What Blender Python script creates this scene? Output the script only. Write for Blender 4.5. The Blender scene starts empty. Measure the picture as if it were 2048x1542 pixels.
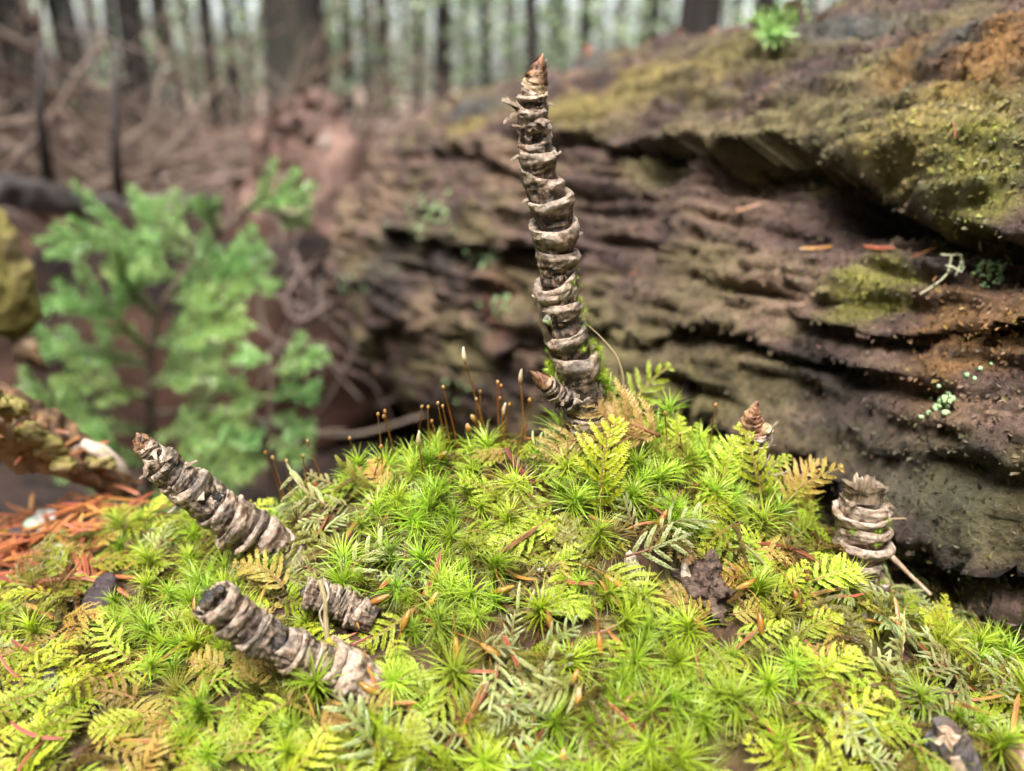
import bpy, math, random
import numpy as np
from mathutils import Vector, Matrix

rng = np.random.default_rng(11)
random.seed(11)
scene = bpy.context.scene
col = scene.collection
R = math.radians

# ------------------------------------------------------------------ camera
PITCH = R(20.0)
CAM = np.array([0.0, 0.0, 0.30])
FPX = 1600.0                       # focal length in pixels of a 2048 wide frame
cam_d = bpy.data.cameras.new('camera')
cam_d.sensor_width = 36.0
cam_d.lens = FPX / 2048.0 * 36.0
cam_d.clip_start = 0.004
cam_d.clip_end = 400.0
cam_d.dof.use_dof = True
cam_d.dof.focus_distance = 0.151
cam_d.dof.aperture_fstop = 10.0
cam = bpy.data.objects.new('camera', cam_d)
cam.location = CAM
cam.rotation_euler = (R(90) - PITCH, 0, 0)
col.objects.link(cam)
scene.camera = cam

# ------------------------------------------------------------------ sky, sun, exposure
SUN_EL, SUN_AZ = R(62), R(200)      # soft light from high up, a little behind the camera
world = bpy.data.worlds.new('World')
scene.world = world
world.use_nodes = True
wn = world.node_tree.nodes
wl = world.node_tree.links
wn.clear()
sky = wn.new('ShaderNodeTexSky')
sky.sky_type = 'NISHITA'
sky.sun_disc = False
sky.sun_elevation = SUN_EL
sky.sun_rotation = SUN_AZ
sky.air_density = 1.0
sky.dust_density = 6.0
sky.ozone_density = 0.6
hs = wn.new('ShaderNodeHueSaturation')
hs.inputs['Saturation'].default_value = 0.34
bg = wn.new('ShaderNodeBackground')
bg.inputs['Strength'].default_value = 0.15
wo = wn.new('ShaderNodeOutputWorld')
wl.new(sky.outputs[0], hs.inputs['Color'])
wl.new(hs.outputs[0], bg.inputs['Color'])
wl.new(bg.outputs[0], wo.inputs['Surface'])
sun_d = bpy.data.lights.new('sun', 'SUN')
sun_d.energy = 1.5
sun_d.angle = R(17)
sun_d.color = (1.0, 0.985, 0.96)
sun = bpy.data.objects.new('sun', sun_d)
sd = Vector((math.cos(SUN_EL) * math.sin(SUN_AZ), math.cos(SUN_EL) * math.cos(SUN_AZ), math.sin(SUN_EL)))
sun.rotation_euler = sd.to_track_quat('Z', 'Y').to_euler()
sun.location = (0, 0, 8)
col.objects.link(sun)
vs = scene.view_settings
vs.view_transform = 'Standard'
vs.look = 'None'
vs.exposure = 2.25
vs.gamma = 1.0
vs.use_curve_mapping = False
scene.cycles.use_denoising = True
scene.cycles.max_bounces = 6
scene.cycles.diffuse_bounces = 3
scene.cycles.transparent_max_bounces = 6
scene.cycles.sample_clamp_indirect = 6.0

# ------------------------------------------------------------------ layout helpers
RIGHT = np.array([1.0, 0, 0])
UP = np.array([0, math.sin(PITCH), math.cos(PITCH)])
FWD = np.array([0, math.cos(PITCH), -math.sin(PITCH)])

def ray(px, py):
    return FWD + RIGHT * ((px - 1024) / FPX) + UP * ((771 - py) / FPX)

def at_y(px, py, Y):
    d = ray(px, py)
    return CAM + d * (Y / d[1])

def depth_of(p):
    return float(np.dot(np.asarray(p) - CAM, FWD))

def wpx(p, w):                      # metres of w pixels at point p
    return w * depth_of(p) / FPX

# ------------------------------------------------------------------ noise
def _hash(ix, iy, iz, seed):
    h = (ix * 374761393 + iy * 668265263 + iz * 2147483647 + seed * 1274126177) & 0xFFFFFFFF
    h = ((h ^ (h >> 13)) * 1274126177) & 0xFFFFFFFF
    h = (h ^ (h >> 16)) & 0xFFFFFFFF
    return h.astype(np.float64) / 4294967295.0

def vnoise(p, seed=0):
    p = np.asarray(p, dtype=np.float64)
    i = np.floor(p).astype(np.int64)
    f = p - i
    f = f * f * f * (f * (f * 6 - 15) + 10)
    out = 0
    for dx in (0, 1):
        wx = f[..., 0] if dx else 1 - f[..., 0]
        for dy in (0, 1):
            wy = f[..., 1] if dy else 1 - f[..., 1]
            for dz in (0, 1):
                wz = f[..., 2] if dz else 1 - f[..., 2]
                out = out + wx * wy * wz * _hash(i[..., 0] + dx, i[..., 1] + dy, i[..., 2] + dz, seed)
    return out * 2 - 1

def fbm(p, oct=4, seed=0, gain=0.5):
    p = np.asarray(p, dtype=np.float64)
    a, s, n = 1.0, 0.0, 0.0
    for k in range(oct):
        s = s + a * vnoise(p * (2.03 ** k) + 17.3 * k, seed + k)
        n += a
        a *= gain
    return s / n

def sstep(a, b, x):
    t = np.clip((x - a) / (b - a), 0, 1)
    return t * t * (3 - 2 * t)

# ------------------------------------------------------------------ mesh helpers
def mk_mesh(name, V, F, smooth=True, attrs=None, colors=None):
    V = np.asarray(V, dtype=np.float32).reshape(-1, 3)
    me = bpy.data.meshes.new(name)
    if isinstance(F, np.ndarray):
        groups = [F]
    else:
        groups = [np.asarray(f) for f in F if len(f)]
    idx = np.concatenate([g.reshape(-1) for g in groups]).astype(np.int32)
    tot = np.concatenate([np.full(len(g), g.shape[1], dtype=np.int32) for g in groups])
    start = np.concatenate([[0], np.cumsum(tot)[:-1]]).astype(np.int32)
    me.vertices.add(len(V))
    me.vertices.foreach_set('co', V.reshape(-1))
    me.loops.add(len(idx))
    me.loops.foreach_set('vertex_index', idx)
    me.polygons.add(len(tot))
    me.polygons.foreach_set('loop_start', start)
    me.polygons.foreach_set('loop_total', tot)
    me.polygons.foreach_set('use_smooth', np.full(len(tot), smooth, dtype=bool))
    me.update(calc_edges=True)
    for k, a in (attrs or {}).items():
        at = me.attributes.new(k, 'FLOAT', 'POINT')
        at.data.foreach_set('value', np.asarray(a, dtype=np.float32))
    for k, c in (colors or {}).items():
        c = np.asarray(c, dtype=np.float32)
        c4 = np.concatenate([c, np.ones((len(c), 1), dtype=np.float32)], axis=1)
        at = me.attributes.new(k, 'FLOAT_COLOR', 'POINT')
        at.data.foreach_set('color', c4.reshape(-1))
    return me

def obj(name, me, material=None, parent=None, loc=None):
    o = bpy.data.objects.new(name, me)
    if material is not None and not me.materials:
        me.materials.append(material)
    if parent is not None:
        o.parent = parent
    if loc is not None:
        o.location = loc
    col.objects.link(o)
    return o

def tag(o, label=None, cat=None, group=None, kind=None):
    if label: o['label'] = label
    if cat: o['category'] = cat
    if group: o['group'] = group
    if kind: o['kind'] = kind
    return o

def thing(name, label, cat, loc=(0, 0, 0), group=None):
    o = bpy.data.objects.new(name, None)
    o.empty_display_size = 0.01
    o.location = loc
    col.objects.link(o)
    return tag(o, label, cat, group)

def copy_tree(o, parent=None):
    c = o.copy()
    c.parent = parent
    col.objects.link(c)
    for ch in o.children:
        copy_tree(ch, c)
    return c

class MB:                           # collects quads and triangles with per-vertex attributes
    def __init__(self):
        self.V, self.Q, self.T, self.A, self.n = [], [], [], {}, 0
    def add(self, V, F, **attrs):
        V = np.asarray(V, dtype=np.float64).reshape(-1, 3)
        F = np.asarray(F)
        (self.Q if F.shape[1] == 4 else self.T).append(F + self.n)
        for k in set(list(attrs) + list(self.A)):
            lst = self.A.setdefault(k, [np.zeros(self.n)] if self.n else [])
            v = attrs.get(k, 0.0)
            lst.append(np.broadcast_to(np.asarray(v, dtype=np.float64), (len(V),)))
        self.V.append(V)
        self.n += len(V)
        return self
    def arrays(self):
        V = np.concatenate(self.V)
        Q = np.concatenate(self.Q) if self.Q else np.zeros((0, 4), int)
        T = np.concatenate(self.T) if self.T else np.zeros((0, 3), int)
        A = {k: np.concatenate(v) for k, v in self.A.items()}
        return V, Q, T, A
    def mesh(self, name, smooth=True, origin=None):
        V, Q, T, A = self.arrays()
        if origin is not None:
            V = V - np.asarray(origin)
        return mk_mesh(name, V, [Q, T], smooth, A)

def grid_faces(nr, nc, wrap):
    r = np.arange(nr - 1)[:, None]
    c = np.arange(nc if wrap else nc - 1)[None, :]
    c2 = (c + 1) % nc
    return np.stack([r * nc + c, r * nc + c2, (r + 1) * nc + c2, (r + 1) * nc + c], axis=-1).reshape(-1, 4)

def unit(v):
    v = np.asarray(v, dtype=np.float64)
    return v / (np.linalg.norm(v, axis=-1, keepdims=True) + 1e-12)

def smooth_path(P, n):
    P = np.asarray(P, dtype=np.float64)
    if len(P) == 2:
        return P[0] + (P[1] - P[0]) * np.linspace(0, 1, n)[:, None]
    Q = np.concatenate([[2 * P[0] - P[1]], P, [2 * P[-1] - P[-2]]])
    out = []
    m = len(P) - 1
    for t in np.linspace(0, m - 1e-9, n):
        k = int(t)
        f = t - k
        p0, p1, p2, p3 = Q[k], Q[k + 1], Q[k + 2], Q[k + 3]
        out.append(0.5 * ((2 * p1) + (-p0 + p2) * f + (2 * p0 - 5 * p1 + 4 * p2 - p3) * f * f + (-p0 + 3 * p1 - 3 * p2 + p3) * f ** 3))
    return np.array(out)

def frames(C, ref=(0.1, -1.0, 0.05)):
    T = unit(np.gradient(C, axis=0))
    n = np.asarray(ref, dtype=np.float64)
    N = []
    for t in T:
        n = n - t * np.dot(n, t)
        n = n / (np.linalg.norm(n) + 1e-12)
        N.append(n.copy())
    N = np.array(N)
    return T, N, np.cross(T, N)

def tube(mb, C, r, ns=10, rough=0.0, freq=1.0, seed=0, cap=True, **attrs):
    C = np.asarray(C, dtype=np.float64)
    r = np.broadcast_to(np.asarray(r, dtype=np.float64), (len(C),)).copy()
    T, N, B = frames(C)
    if cap:
        C = np.concatenate([[C[0]], C, [C[-1]]])
        r = np.concatenate([[r[0] * 0.02], r, [r[-1] * 0.02]])
        N = np.concatenate([[N[0]], N, [N[-1]]])
        B = np.concatenate([[B[0]], B, [B[-1]]])
    a = np.linspace(0, 2 * math.pi, ns, endpoint=False)
    D = N[:, None, :] * np.cos(a)[None, :, None] + B[:, None, :] * np.sin(a)[None, :, None]
    P = C[:, None, :] + D * r[:, None, None]
    if rough > 0:
        n = fbm(P * freq, 3, seed)
        P = P + D * (n * rough)[..., None] * (r / (r.max() + 1e-12))[:, None, None]
    t = np.repeat(np.linspace(0, 1, len(C)), ns)
    mb.add(P.reshape(-1, 3), grid_faces(len(C), ns, True), t=t, **attrs)
    return mb

def ribbon(mb, C, S, w, fold=0.0, **attrs):
    C = np.asarray(C)
    k = len(C)
    w = np.broadcast_to(np.asarray(w, dtype=np.float64), (k,))
    S = np.broadcast_to(np.asarray(S, dtype=np.float64), (k, 3))
    V = np.empty((k, 2, 3))
    V[:, 0] = C - S * w[:, None] * 0.5
    V[:, 1] = C + S * w[:, None] * 0.5
    t = np.repeat(np.linspace(0, 1, k), 2)
    mb.add(V.reshape(-1, 3), grid_faces(k, 2, False), t=t, **attrs)

# ------------------------------------------------------------------ material helpers
def mat_new(name):
    m = bpy.data.materials.new(name)
    m.use_nodes = True
    m.node_tree.nodes.clear()
    return m, m.node_tree

def nd(nt, typ, props=None, ins=None, out=0):
    n = nt.nodes.new(typ)
    for k, v in (props or {}).items():
        setattr(n, k, v)
    for k, v in (ins or {}).items():
        s = n.inputs[k]
        if isinstance(v, bpy.types.NodeSocket):
            nt.links.new(v, s)
        else:
            if s.type == 'RGBA' and len(v) == 3:
                v = (*v, 1.0)
            s.default_value = v
    return n.outputs[out] if len(n.outputs) else None

def attr(nt, name, out=2):
    return nd(nt, 'ShaderNodeAttribute', {'attribute_name': name}, None, out)

def mathn(nt, op, a, b=0.0, clamp=False):
    return nd(nt, 'ShaderNodeMath', {'operation': op, 'use_clamp': clamp}, {0: a, 1: b})

def mix(nt, f, a, b):
    n = nt.nodes.new('ShaderNodeMix')
    n.data_type = 'RGBA'
    for i, v in ((0, f), (6, a), (7, b)):
        if isinstance(v, bpy.types.NodeSocket):
            nt.links.new(v, n.inputs[i])
        else:
            n.inputs[i].default_value = (*v, 1.0) if (i > 0 and len(v) == 3) else v
    return n.outputs[2]

def ramp(nt, f, stops):
    n = nt.nodes.new('ShaderNodeValToRGB')
    nt.links.new(f, n.inputs[0])
    e = n.color_ramp.elements
    while len(e) < len(stops):
        e.new(0.5)
    for k, (p, c) in enumerate(stops):
        e[k].position = p
        e[k].color = (*c, 1.0) if not isinstance(c, (int, float)) else (c, c, c, 1.0)
    return n.outputs[0]

def noise(nt, scale, detail=4.0, rough=0.55, vec=None, dist=0.0):
    ins = {'Scale': scale, 'Detail': detail, 'Roughness': rough, 'Distortion': dist}
    if vec is not None:
        ins['Vector'] = vec
    return nd(nt, 'ShaderNodeTexNoise', None, ins, 0)

def position(nt):
    return nd(nt, 'ShaderNodeNewGeometry', None, None, 0)

def objcoord(nt):
    return nd(nt, 'ShaderNodeTexCoord', None, None, 3)

def mapping(nt, vec, scale):
    return nd(nt, 'ShaderNodeMapping', None, {'Vector': vec, 'Scale': scale})

def surface(nt, color, rough=0.6, spec=0.4, bump=None, bump_d=0.001, bump_s=1.0, trans=0.0, tcol=None, coat=0.0):
    ins = {'Base Color': color, 'Roughness': rough, 'Specular IOR Level': spec}
    if coat:
        ins['Coat Weight'] = coat
        ins['Coat Roughness'] = 0.25
    if bump is not None:
        ins['Normal'] = nd(nt, 'ShaderNodeBump', None, {'Height': bump, 'Distance': bump_d, 'Strength': bump_s})
    sh = nd(nt, 'ShaderNodeBsdfPrincipled', None, ins)
    if trans > 0:
        tr = nd(nt, 'ShaderNodeBsdfTranslucent', None, {'Color': tcol if tcol is not None else color})
        sh = nd(nt, 'ShaderNodeMixShader', None, {0: trans, 1: sh, 2: tr})
    nd(nt, 'ShaderNodeOutputMaterial', None, {'Surface': sh})

def leaf_mat(name, stops, brown, brown_lo=0.55, brown_hi=0.75, trans=0.35, rough=0.42, spec=0.4, scale=55.0, var=0.5, brown_alt=None):
    m, nt = mat_new(name)
    rnd = mathn(nt, 'ADD', nd(nt, 'ShaderNodeObjectInfo', None, None, 5), attr(nt, 'rnd'))
    rnd = mathn(nt, 'FRACT', rnd)
    t = mathn(nt, 'ADD', attr(nt, 't'), mathn(nt, 'MULTIPLY', mathn(nt, 'SUBTRACT', rnd, 0.5), 0.30), True)
    c = ramp(nt, t, stops)
    big = noise(nt, scale, 3.0, 0.6, position(nt))
    bf = mathn(nt, 'ADD', big, mathn(nt, 'MULTIPLY', mathn(nt, 'SUBTRACT', mathn(nt, 'FRACT', mathn(nt, 'MULTIPLY', rnd, 7.31)), 0.5), 0.30))
    bfac = ramp(nt, bf, [(brown_lo, 0.0), (brown_hi, 1.0)])
    if brown_alt is not None:
        brown = mix(nt, mathn(nt, 'FRACT', mathn(nt, 'MULTIPLY', rnd, 3.77)), brown, brown_alt)
    c = mix(nt, bfac, c, brown)
    hsv = nt.nodes.new('ShaderNodeHueSaturation')
    nt.links.new(c, hsv.inputs['Color'])
    nt.links.new(mathn(nt, 'ADD', mathn(nt, 'MULTIPLY', mathn(nt, 'FRACT', mathn(nt, 'MULTIPLY', rnd, 13.7)), 0.036), 0.482), hsv.inputs['Hue'])
    nt.links.new(mathn(nt, 'ADD', mathn(nt, 'MULTIPLY', mathn(nt, 'FRACT', mathn(nt, 'MULTIPLY', rnd, 29.3)), var), 1.0 - var * 0.55), hsv.inputs['Value'])
    surface(nt, hsv.outputs[0], rough, spec, trans=trans)
    return m

M = {}
# needle-leaved cushion moss: old leaf bases brownish, blades fresh green
M['cushion'] = leaf_mat('cushion_moss', [(0.0, (0.10, 0.085, 0.02)), (0.22, (0.17, 0.22, 0.012)), (0.55, (0.30, 0.45, 0.018)), (1.0, (0.45, 0.56, 0.07))],
                        (0.30, 0.28, 0.05), 0.60, 0.9, 0.28, 0.38, 0.45)
M['fern'] = leaf_mat('fern_moss', [(0.0, (0.17, 0.15, 0.02)), (0.30, (0.20, 0.25, 0.012)), (0.75, (0.36, 0.43, 0.025)), (1.0, (0.52, 0.56, 0.08))],
                     (0.42, 0.27, 0.045), 0.70, 0.86, 0.28, 0.42, 0.4, brown_alt=(0.46, 0.36, 0.05))
M['fern_gold'] = leaf_mat('fern_moss_golden', [(0.0, (0.20, 0.11, 0.03)), (0.4, (0.36, 0.24, 0.045)), (1.0, (0.50, 0.36, 0.08))], (0.40, 0.40, 0.06), 0.55, 0.8, 0.35, scale=120.0)
M['fern_tan'] = leaf_mat('fern_moss_tan', [(0.0, (0.24, 0.12, 0.05)), (0.4, (0.42, 0.28, 0.09)), (1.0, (0.55, 0.42, 0.14))], (0.30, 0.19, 0.07), 0.55, 0.8, 0.35)
M['feather'] = leaf_mat('feather_moss', [(0.0, (0.22, 0.19, 0.06)), (0.45, (0.40, 0.43, 0.15)), (1.0, (0.62, 0.70, 0.34))],
                        (0.34, 0.22, 0.10), 0.56, 0.78, 0.35, 0.35, 0.5)
M['under'] = leaf_mat('under_moss', [(0.0, (0.07, 0.05, 0.018)), (0.5, (0.16, 0.15, 0.022)), (1.0, (0.28, 0.28, 0.04))],
                      (0.17, 0.10, 0.03), 0.45, 0.65, 0.3)
M['red_stem'] = leaf_mat('moss_stem', [(0.0, (0.22, 0.09, 0.045)), (1.0, (0.34, 0.18, 0.08))], (0.25, 0.16, 0.05), 0.6, 0.9, 0.1)
M['seta'] = leaf_mat('sporophyte_stalk', [(0.0, (0.34, 0.17, 0.02)), (0.5, (0.30, 0.12, 0.02)), (1.0, (0.12, 0.045, 0.012))], (0.3, 0.17, 0.03), 0.6, 0.9, 0.2, 0.3, 0.5)
M['capsule'] = leaf_mat('sporophyte_capsule', [(0.0, (0.32, 0.13, 0.02)), (0.7, (0.42, 0.20, 0.04)), (1.0, (0.55, 0.38, 0.18))], (0.4, 0.2, 0.05), 0.6, 0.9, 0.15, 0.3, 0.5)
M['capsule_pale'] = leaf_mat('sporophyte_hood_pale', [(0.0, (0.40, 0.22, 0.05)), (0.5, (0.68, 0.56, 0.34)), (1.0, (0.80, 0.72, 0.54))], (0.7, 0.6, 0.4), 0.7, 0.95, 0.15, 0.35, 0.4)
M['needle'] = leaf_mat('dead_conifer_needle', [(0.0, (0.20, 0.055, 0.02)), (0.5, (0.32, 0.11, 0.05)), (1.0, (0.38, 0.15, 0.06))], (0.36, 0.15, 0.035), 0.5, 0.6, 0.05, 0.38, 0.5, 300.0, 0.9)
M['spruce'] = leaf_mat('spruce_needle', [(0.0, (0.12, 0.25, 0.07)), (0.6, (0.24, 0.43, 0.13)), (1.0, (0.40, 0.58, 0.20))], (0.46, 0.58, 0.20), 0.5, 0.8, 0.25, 0.35, 0.5, 12.0)
M['twigbark'] = leaf_mat('twig_bark', [(0.0, (0.075, 0.052, 0.040)), (1.0, (0.15, 0.105, 0.078))], (0.15, 0.12, 0.10), 0.5, 0.8, 0.0, 0.7, 0.2, 30.0)
M['root'] = leaf_mat('root_bark', [(0.0, (0.08, 0.056, 0.045)), (1.0, (0.18, 0.13, 0.105))], (0.16, 0.12, 0.09), 0.5, 0.8, 0.0, 0.6, 0.3, 30.0)
M['deadleaf'] = leaf_mat('dead_leaf', [(0.0, (0.15, 0.08, 0.052)), (1.0, (0.25, 0.145, 0.098))], (0.27, 0.21, 0.17), 0.45, 0.7, 0.15, 0.5, 0.4, 9.0, 0.8, brown_alt=(0.17, 0.08, 0.05))
M['darkleaf'] = leaf_mat('rotten_leaf', [(0.0, (0.09, 0.05, 0.04)), (1.0, (0.17, 0.10, 0.08))], (0.20, 0.15, 0.13), 0.45, 0.7, 0.1, 0.5, 0.3, 9.0, 0.8)
M['farleaf'] = leaf_mat('understory_leaf', [(0.0, (0.13, 0.20, 0.08)), (0.5, (0.26, 0.36, 0.18)), (1.0, (0.42, 0.50, 0.32))], (0.50, 0.52, 0.46), 0.5, 0.75, 0.45, 0.5, 0.4, 0.5, 0.7)
M['crown'] = leaf_mat('conifer_crown', [(0.0, (0.05, 0.08, 0.03)), (1.0, (0.10, 0.15, 0.05))], (0.12, 0.12, 0.06), 0.5, 0.8, 0.3, 0.5, 0.3, 0.5)
M['lichen'] = leaf_mat('leafy_lichen', [(0.0, (0.24, 0.40, 0.17)), (1.0, (0.42, 0.62, 0.30))], (0.5, 0.66, 0.42), 0.5, 0.8, 0.15, 0.7, 0.2, 300.0, 0.3)
M['beard'] = leaf_mat('beard_lichen', [(0.0, (0.42, 0.44, 0.26)), (1.0, (0.62, 0.62, 0.42))], (0.5, 0.48, 0.3), 0.5, 0.8, 0.15, 0.7, 0.2, 300.0, 0.2)
M['straw'] = leaf_mat('dry_straw', [(0.0, (0.30, 0.24, 0.12)), (1.0, (0.42, 0.33, 0.17))], (0.22, 0.19, 0.11), 0.5, 0.7, 0.1, 0.5, 0.3, 200.0, 0.2)

def stem_material():
    m, nt = mat_new('stem_bark')
    p = objcoord(nt)
    scar, h, wet, pale = attr(nt, 'scar'), attr(nt, 'h'), attr(nt, 'wet'), attr(nt, 'pale')
    fib = attr(nt, 'fib')
    n1 = noise(nt, 900.0, 6.0, 0.65, p)
    n2 = noise(nt, 260.0, 4.0, 0.6, p)
    n3 = noise(nt, 2600.0, 4.0, 0.6, p)
    f = mathn(nt, 'ADD', mathn(nt, 'MULTIPLY', n1, 0.55), mathn(nt, 'MULTIPLY', fib, 0.45))
    f = mathn(nt, 'ADD', f, mathn(nt, 'MULTIPLY', mathn(nt, 'SUBTRACT', h, 0.45), 0.28))
    f = mathn(nt, 'ADD', f, mathn(nt, 'MULTIPLY', pale, 0.20))
    f = mathn(nt, 'ADD', f, mathn(nt, 'MULTIPLY', mathn(nt, 'SUBTRACT', n2, 0.5), 0.7))
    bark = ramp(nt, f, [(0.36, (0.010, 0.008, 0.006)), (0.46, (0.045, 0.030, 0.020)), (0.55, (0.18, 0.12, 0.076)), (0.70, (0.48, 0.37, 0.265))])
    sc = ramp(nt, mathn(nt, 'ADD', mathn(nt, 'MULTIPLY', n1, 0.6), mathn(nt, 'MULTIPLY', n2, 0.4)),
              [(0.36, (0.06, 0.038, 0.028)), (0.44, (0.36, 0.25, 0.175)), (0.57, (0.70, 0.575, 0.45))])
    c = mix(nt, scar, bark, sc)
    warts = ramp(nt, noise(nt, 1500.0, 2.0, 0.5, p), [(0.62, 0.0), (0.68, 1.0)])
    c = mix(nt, mathn(nt, 'MULTIPLY', warts, 0.55), c, (0.46, 0.33, 0.22))
    orb = ramp(nt, noise(nt, 180.0, 2.0, 0.5, p), [(0.50, 0.0), (0.62, 0.5)])
    c = mix(nt, mathn(nt, 'MULTIPLY', orb, 0.6), c, (0.22, 0.11, 0.06))
    wf = mathn(nt, 'MULTIPLY', wet, ramp(nt, n2, [(0.42, 0.0), (0.58, 1.0)]))
    c = mix(nt, wf, c, (0.020, 0.014, 0.012))
    rough = ramp(nt, mathn(nt, 'ADD', n2, mathn(nt, 'MULTIPLY', wet, -0.25)), [(0.35, 0.28), (0.65, 0.62)])
    b = mathn(nt, 'ADD', mathn(nt, 'ADD', n1, mathn(nt, 'MULTIPLY', n3, 0.4)), mathn(nt, 'MULTIPLY', fib, 0.8))
    surface(nt, c, rough, 0.45, b, 0.0006, 0.9)
    return m
M['stem'] = stem_material()

def simple(name, c1, c2, scale, rough=0.7, spec=0.3, bump=0.001, c3=None, stretch=None, lo=0.35, hi=0.65):
    m, nt = mat_new(name)
    p = objcoord(nt)
    if stretch:
        p = mapping(nt, p, stretch)
    n1 = noise(nt, scale, 6.0, 0.62, p)
    n2 = noise(nt, scale * 0.23, 3.0, 0.5, p)
    c = ramp(nt, n1, [(lo, c1), (hi, c2)])
    if c3 is not None:
        c = mix(nt, ramp(nt, n2, [(0.48, 0.0), (0.62, 1.0)]), c, c3)
    surface(nt, c, rough, spec, n1, bump, 0.8)
    return m

M['bud'] = simple('bud_scale', (0.045, 0.016, 0.009), (0.34, 0.165, 0.08), 900, 0.4, 0.5, 0.0006, (0.40, 0.25, 0.14), (1, 1, 0.3), 0.40, 0.60)
M['ivory'] = simple('ivory_scar', (0.36, 0.24, 0.12), (0.62, 0.47, 0.29), 500, 0.5, 0.4, 0.0002)
M['flake'] = simple('bark_flake', (0.09, 0.06, 0.04), (0.32, 0.24, 0.17), 900, 0.6, 0.3, 0.0004, (0.36, 0.29, 0.21))
M['fibre'] = simple('shredded_fibre', (0.05, 0.032, 0.02), (0.30, 0.22, 0.14), 1200, 0.45, 0.5, 0.0004, (0.34, 0.27, 0.19), (1, 1, 0.15))
M['black'] = simple('wet_black_rot', (0.008, 0.007, 0.008), (0.05, 0.04, 0.035), 1000, 0.22, 0.6, 0.0008, (0.16, 0.12, 0.08))
M['chip_dark'] = simple('dark_bark_chip', (0.02, 0.013, 0.014), (0.07, 0.045, 0.045), 900, 0.5, 0.4, 0.0008)
M['chip_grey'] = simple('grey_bark_chip', (0.16, 0.14, 0.12), (0.42, 0.40, 0.37), 350, 0.6, 0.4, 0.0006, (0.30, 0.42, 0.30))
M['chip_ivory'] = simple('pale_wood_chip', (0.30, 0.22, 0.15), (0.62, 0.53, 0.42), 450, 0.6, 0.3, 0.0006)
M['fuzzy'] = simple('fuzzy_rotten_wood', (0.03, 0.02, 0.016), (0.20, 0.135, 0.10), 900, 0.75, 0.2, 0.0016, (0.11, 0.07, 0.05), (1, 0.4, 1))
M['twig_grey'] = simple('grey_twig_bark', (0.03, 0.028, 0.03), (0.15, 0.13, 0.12), 700, 0.6, 0.3, 0.0008, (0.10, 0.07, 0.05))
M['wood_pale'] = simple('broken_wood', (0.22, 0.14, 0.085), (0.50, 0.38, 0.26), 600, 0.6, 0.3, 0.0006, None, (1, 1, 0.2))
M['slab'] = simple('slab_bark', (0.06, 0.035, 0.02), (0.26, 0.15, 0.075), 220, 0.65, 0.3, 0.002, (0.36, 0.27, 0.18))
M['mossy_slab'] = simple('mossy_bark', (0.14, 0.11, 0.03), (0.36, 0.31, 0.10), 160, 0.8, 0.2, 0.003, (0.22, 0.15, 0.09))
M['humus'] = simple('humus', (0.025, 0.014, 0.008), (0.10, 0.055, 0.03), 300, 0.8, 0.25, 0.002, (0.10, 0.09, 0.02))
def floor_material():
    m, nt = mat_new('forest_floor_litter')
    p = position(nt)
    n1, n2 = noise(nt, 9.0, 6.0, 0.62, p), noise(nt, 2.1, 3.0, 0.5, p)
    c = ramp(nt, n1, [(0.35, (0.07, 0.043, 0.033)), (0.65, (0.22, 0.145, 0.11))])
    c = mix(nt, ramp(nt, n2, [(0.48, 0.0), (0.62, 1.0)]), c, (0.34, 0.26, 0.22))
    wet = ramp(nt, noise(nt, 40.0, 5.0, 0.6, p), [(0.35, (0.005, 0.004, 0.003)), (0.7, (0.04, 0.022, 0.016))])   # near-black brown, mixed in only close to the camera
    ln = nd(nt, 'ShaderNodeVectorMath', {'operation': 'LENGTH'}, {0: p}, 1)
    c = mix(nt, ramp(nt, mathn(nt, 'ADD', mathn(nt, 'MULTIPLY', ln, 0.5), mathn(nt, 'MULTIPLY', n2, 0.3)), [(0.60, 1.0), (0.75, 0.0)]), c, wet)
    surface(nt, c, 0.8, 0.25, n1, 0.02, 0.8)
    return m
M['floor'] = floor_material()
M['trunk'] = simple('trunk_bark', (0.006, 0.005, 0.005), (0.026, 0.021, 0.019), 9, 0.85, 0.2, 0.02, (0.022, 0.022, 0.016), (1, 1, 0.15))
M['trunk_grey'] = simple('grey_trunk_bark', (0.07, 0.066, 0.062), (0.20, 0.19, 0.18), 9, 0.85, 0.2, 0.02, (0.12, 0.13, 0.09), (1, 1, 0.15))
M['stump'] = simple('rotten_stump_wood', (0.05, 0.03, 0.024), (0.19, 0.115, 0.09), 22, 0.8, 0.25, 0.006, (0.12, 0.065, 0.05))
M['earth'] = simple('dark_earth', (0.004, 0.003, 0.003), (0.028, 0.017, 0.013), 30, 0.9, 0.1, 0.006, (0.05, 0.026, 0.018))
M['dark_log'] = simple('dark_log_bark', (0.02, 0.018, 0.018), (0.085, 0.07, 0.066), 20, 0.7, 0.3, 0.006)
M['berry'] = simple('red_brown_seed', (0.10, 0.015, 0.01), (0.26, 0.04, 0.02), 300, 0.18, 0.6, 0.0001)
M['acorn'] = simple('brown_cone_scale', (0.16, 0.08, 0.04), (0.42, 0.26, 0.14), 300, 0.35, 0.5, 0.0004)

def water_mat():
    m, nt = mat_new('water_drop')
    sh = nd(nt, 'ShaderNodeBsdfPrincipled', None, {'Base Color': (1, 1, 1), 'Roughness': 0.0, 'Transmission Weight': 1.0, 'IOR': 1.33})
    nd(nt, 'ShaderNodeOutputMaterial', None, {'Surface': sh})
    return m
M['water'] = water_mat()

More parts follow.
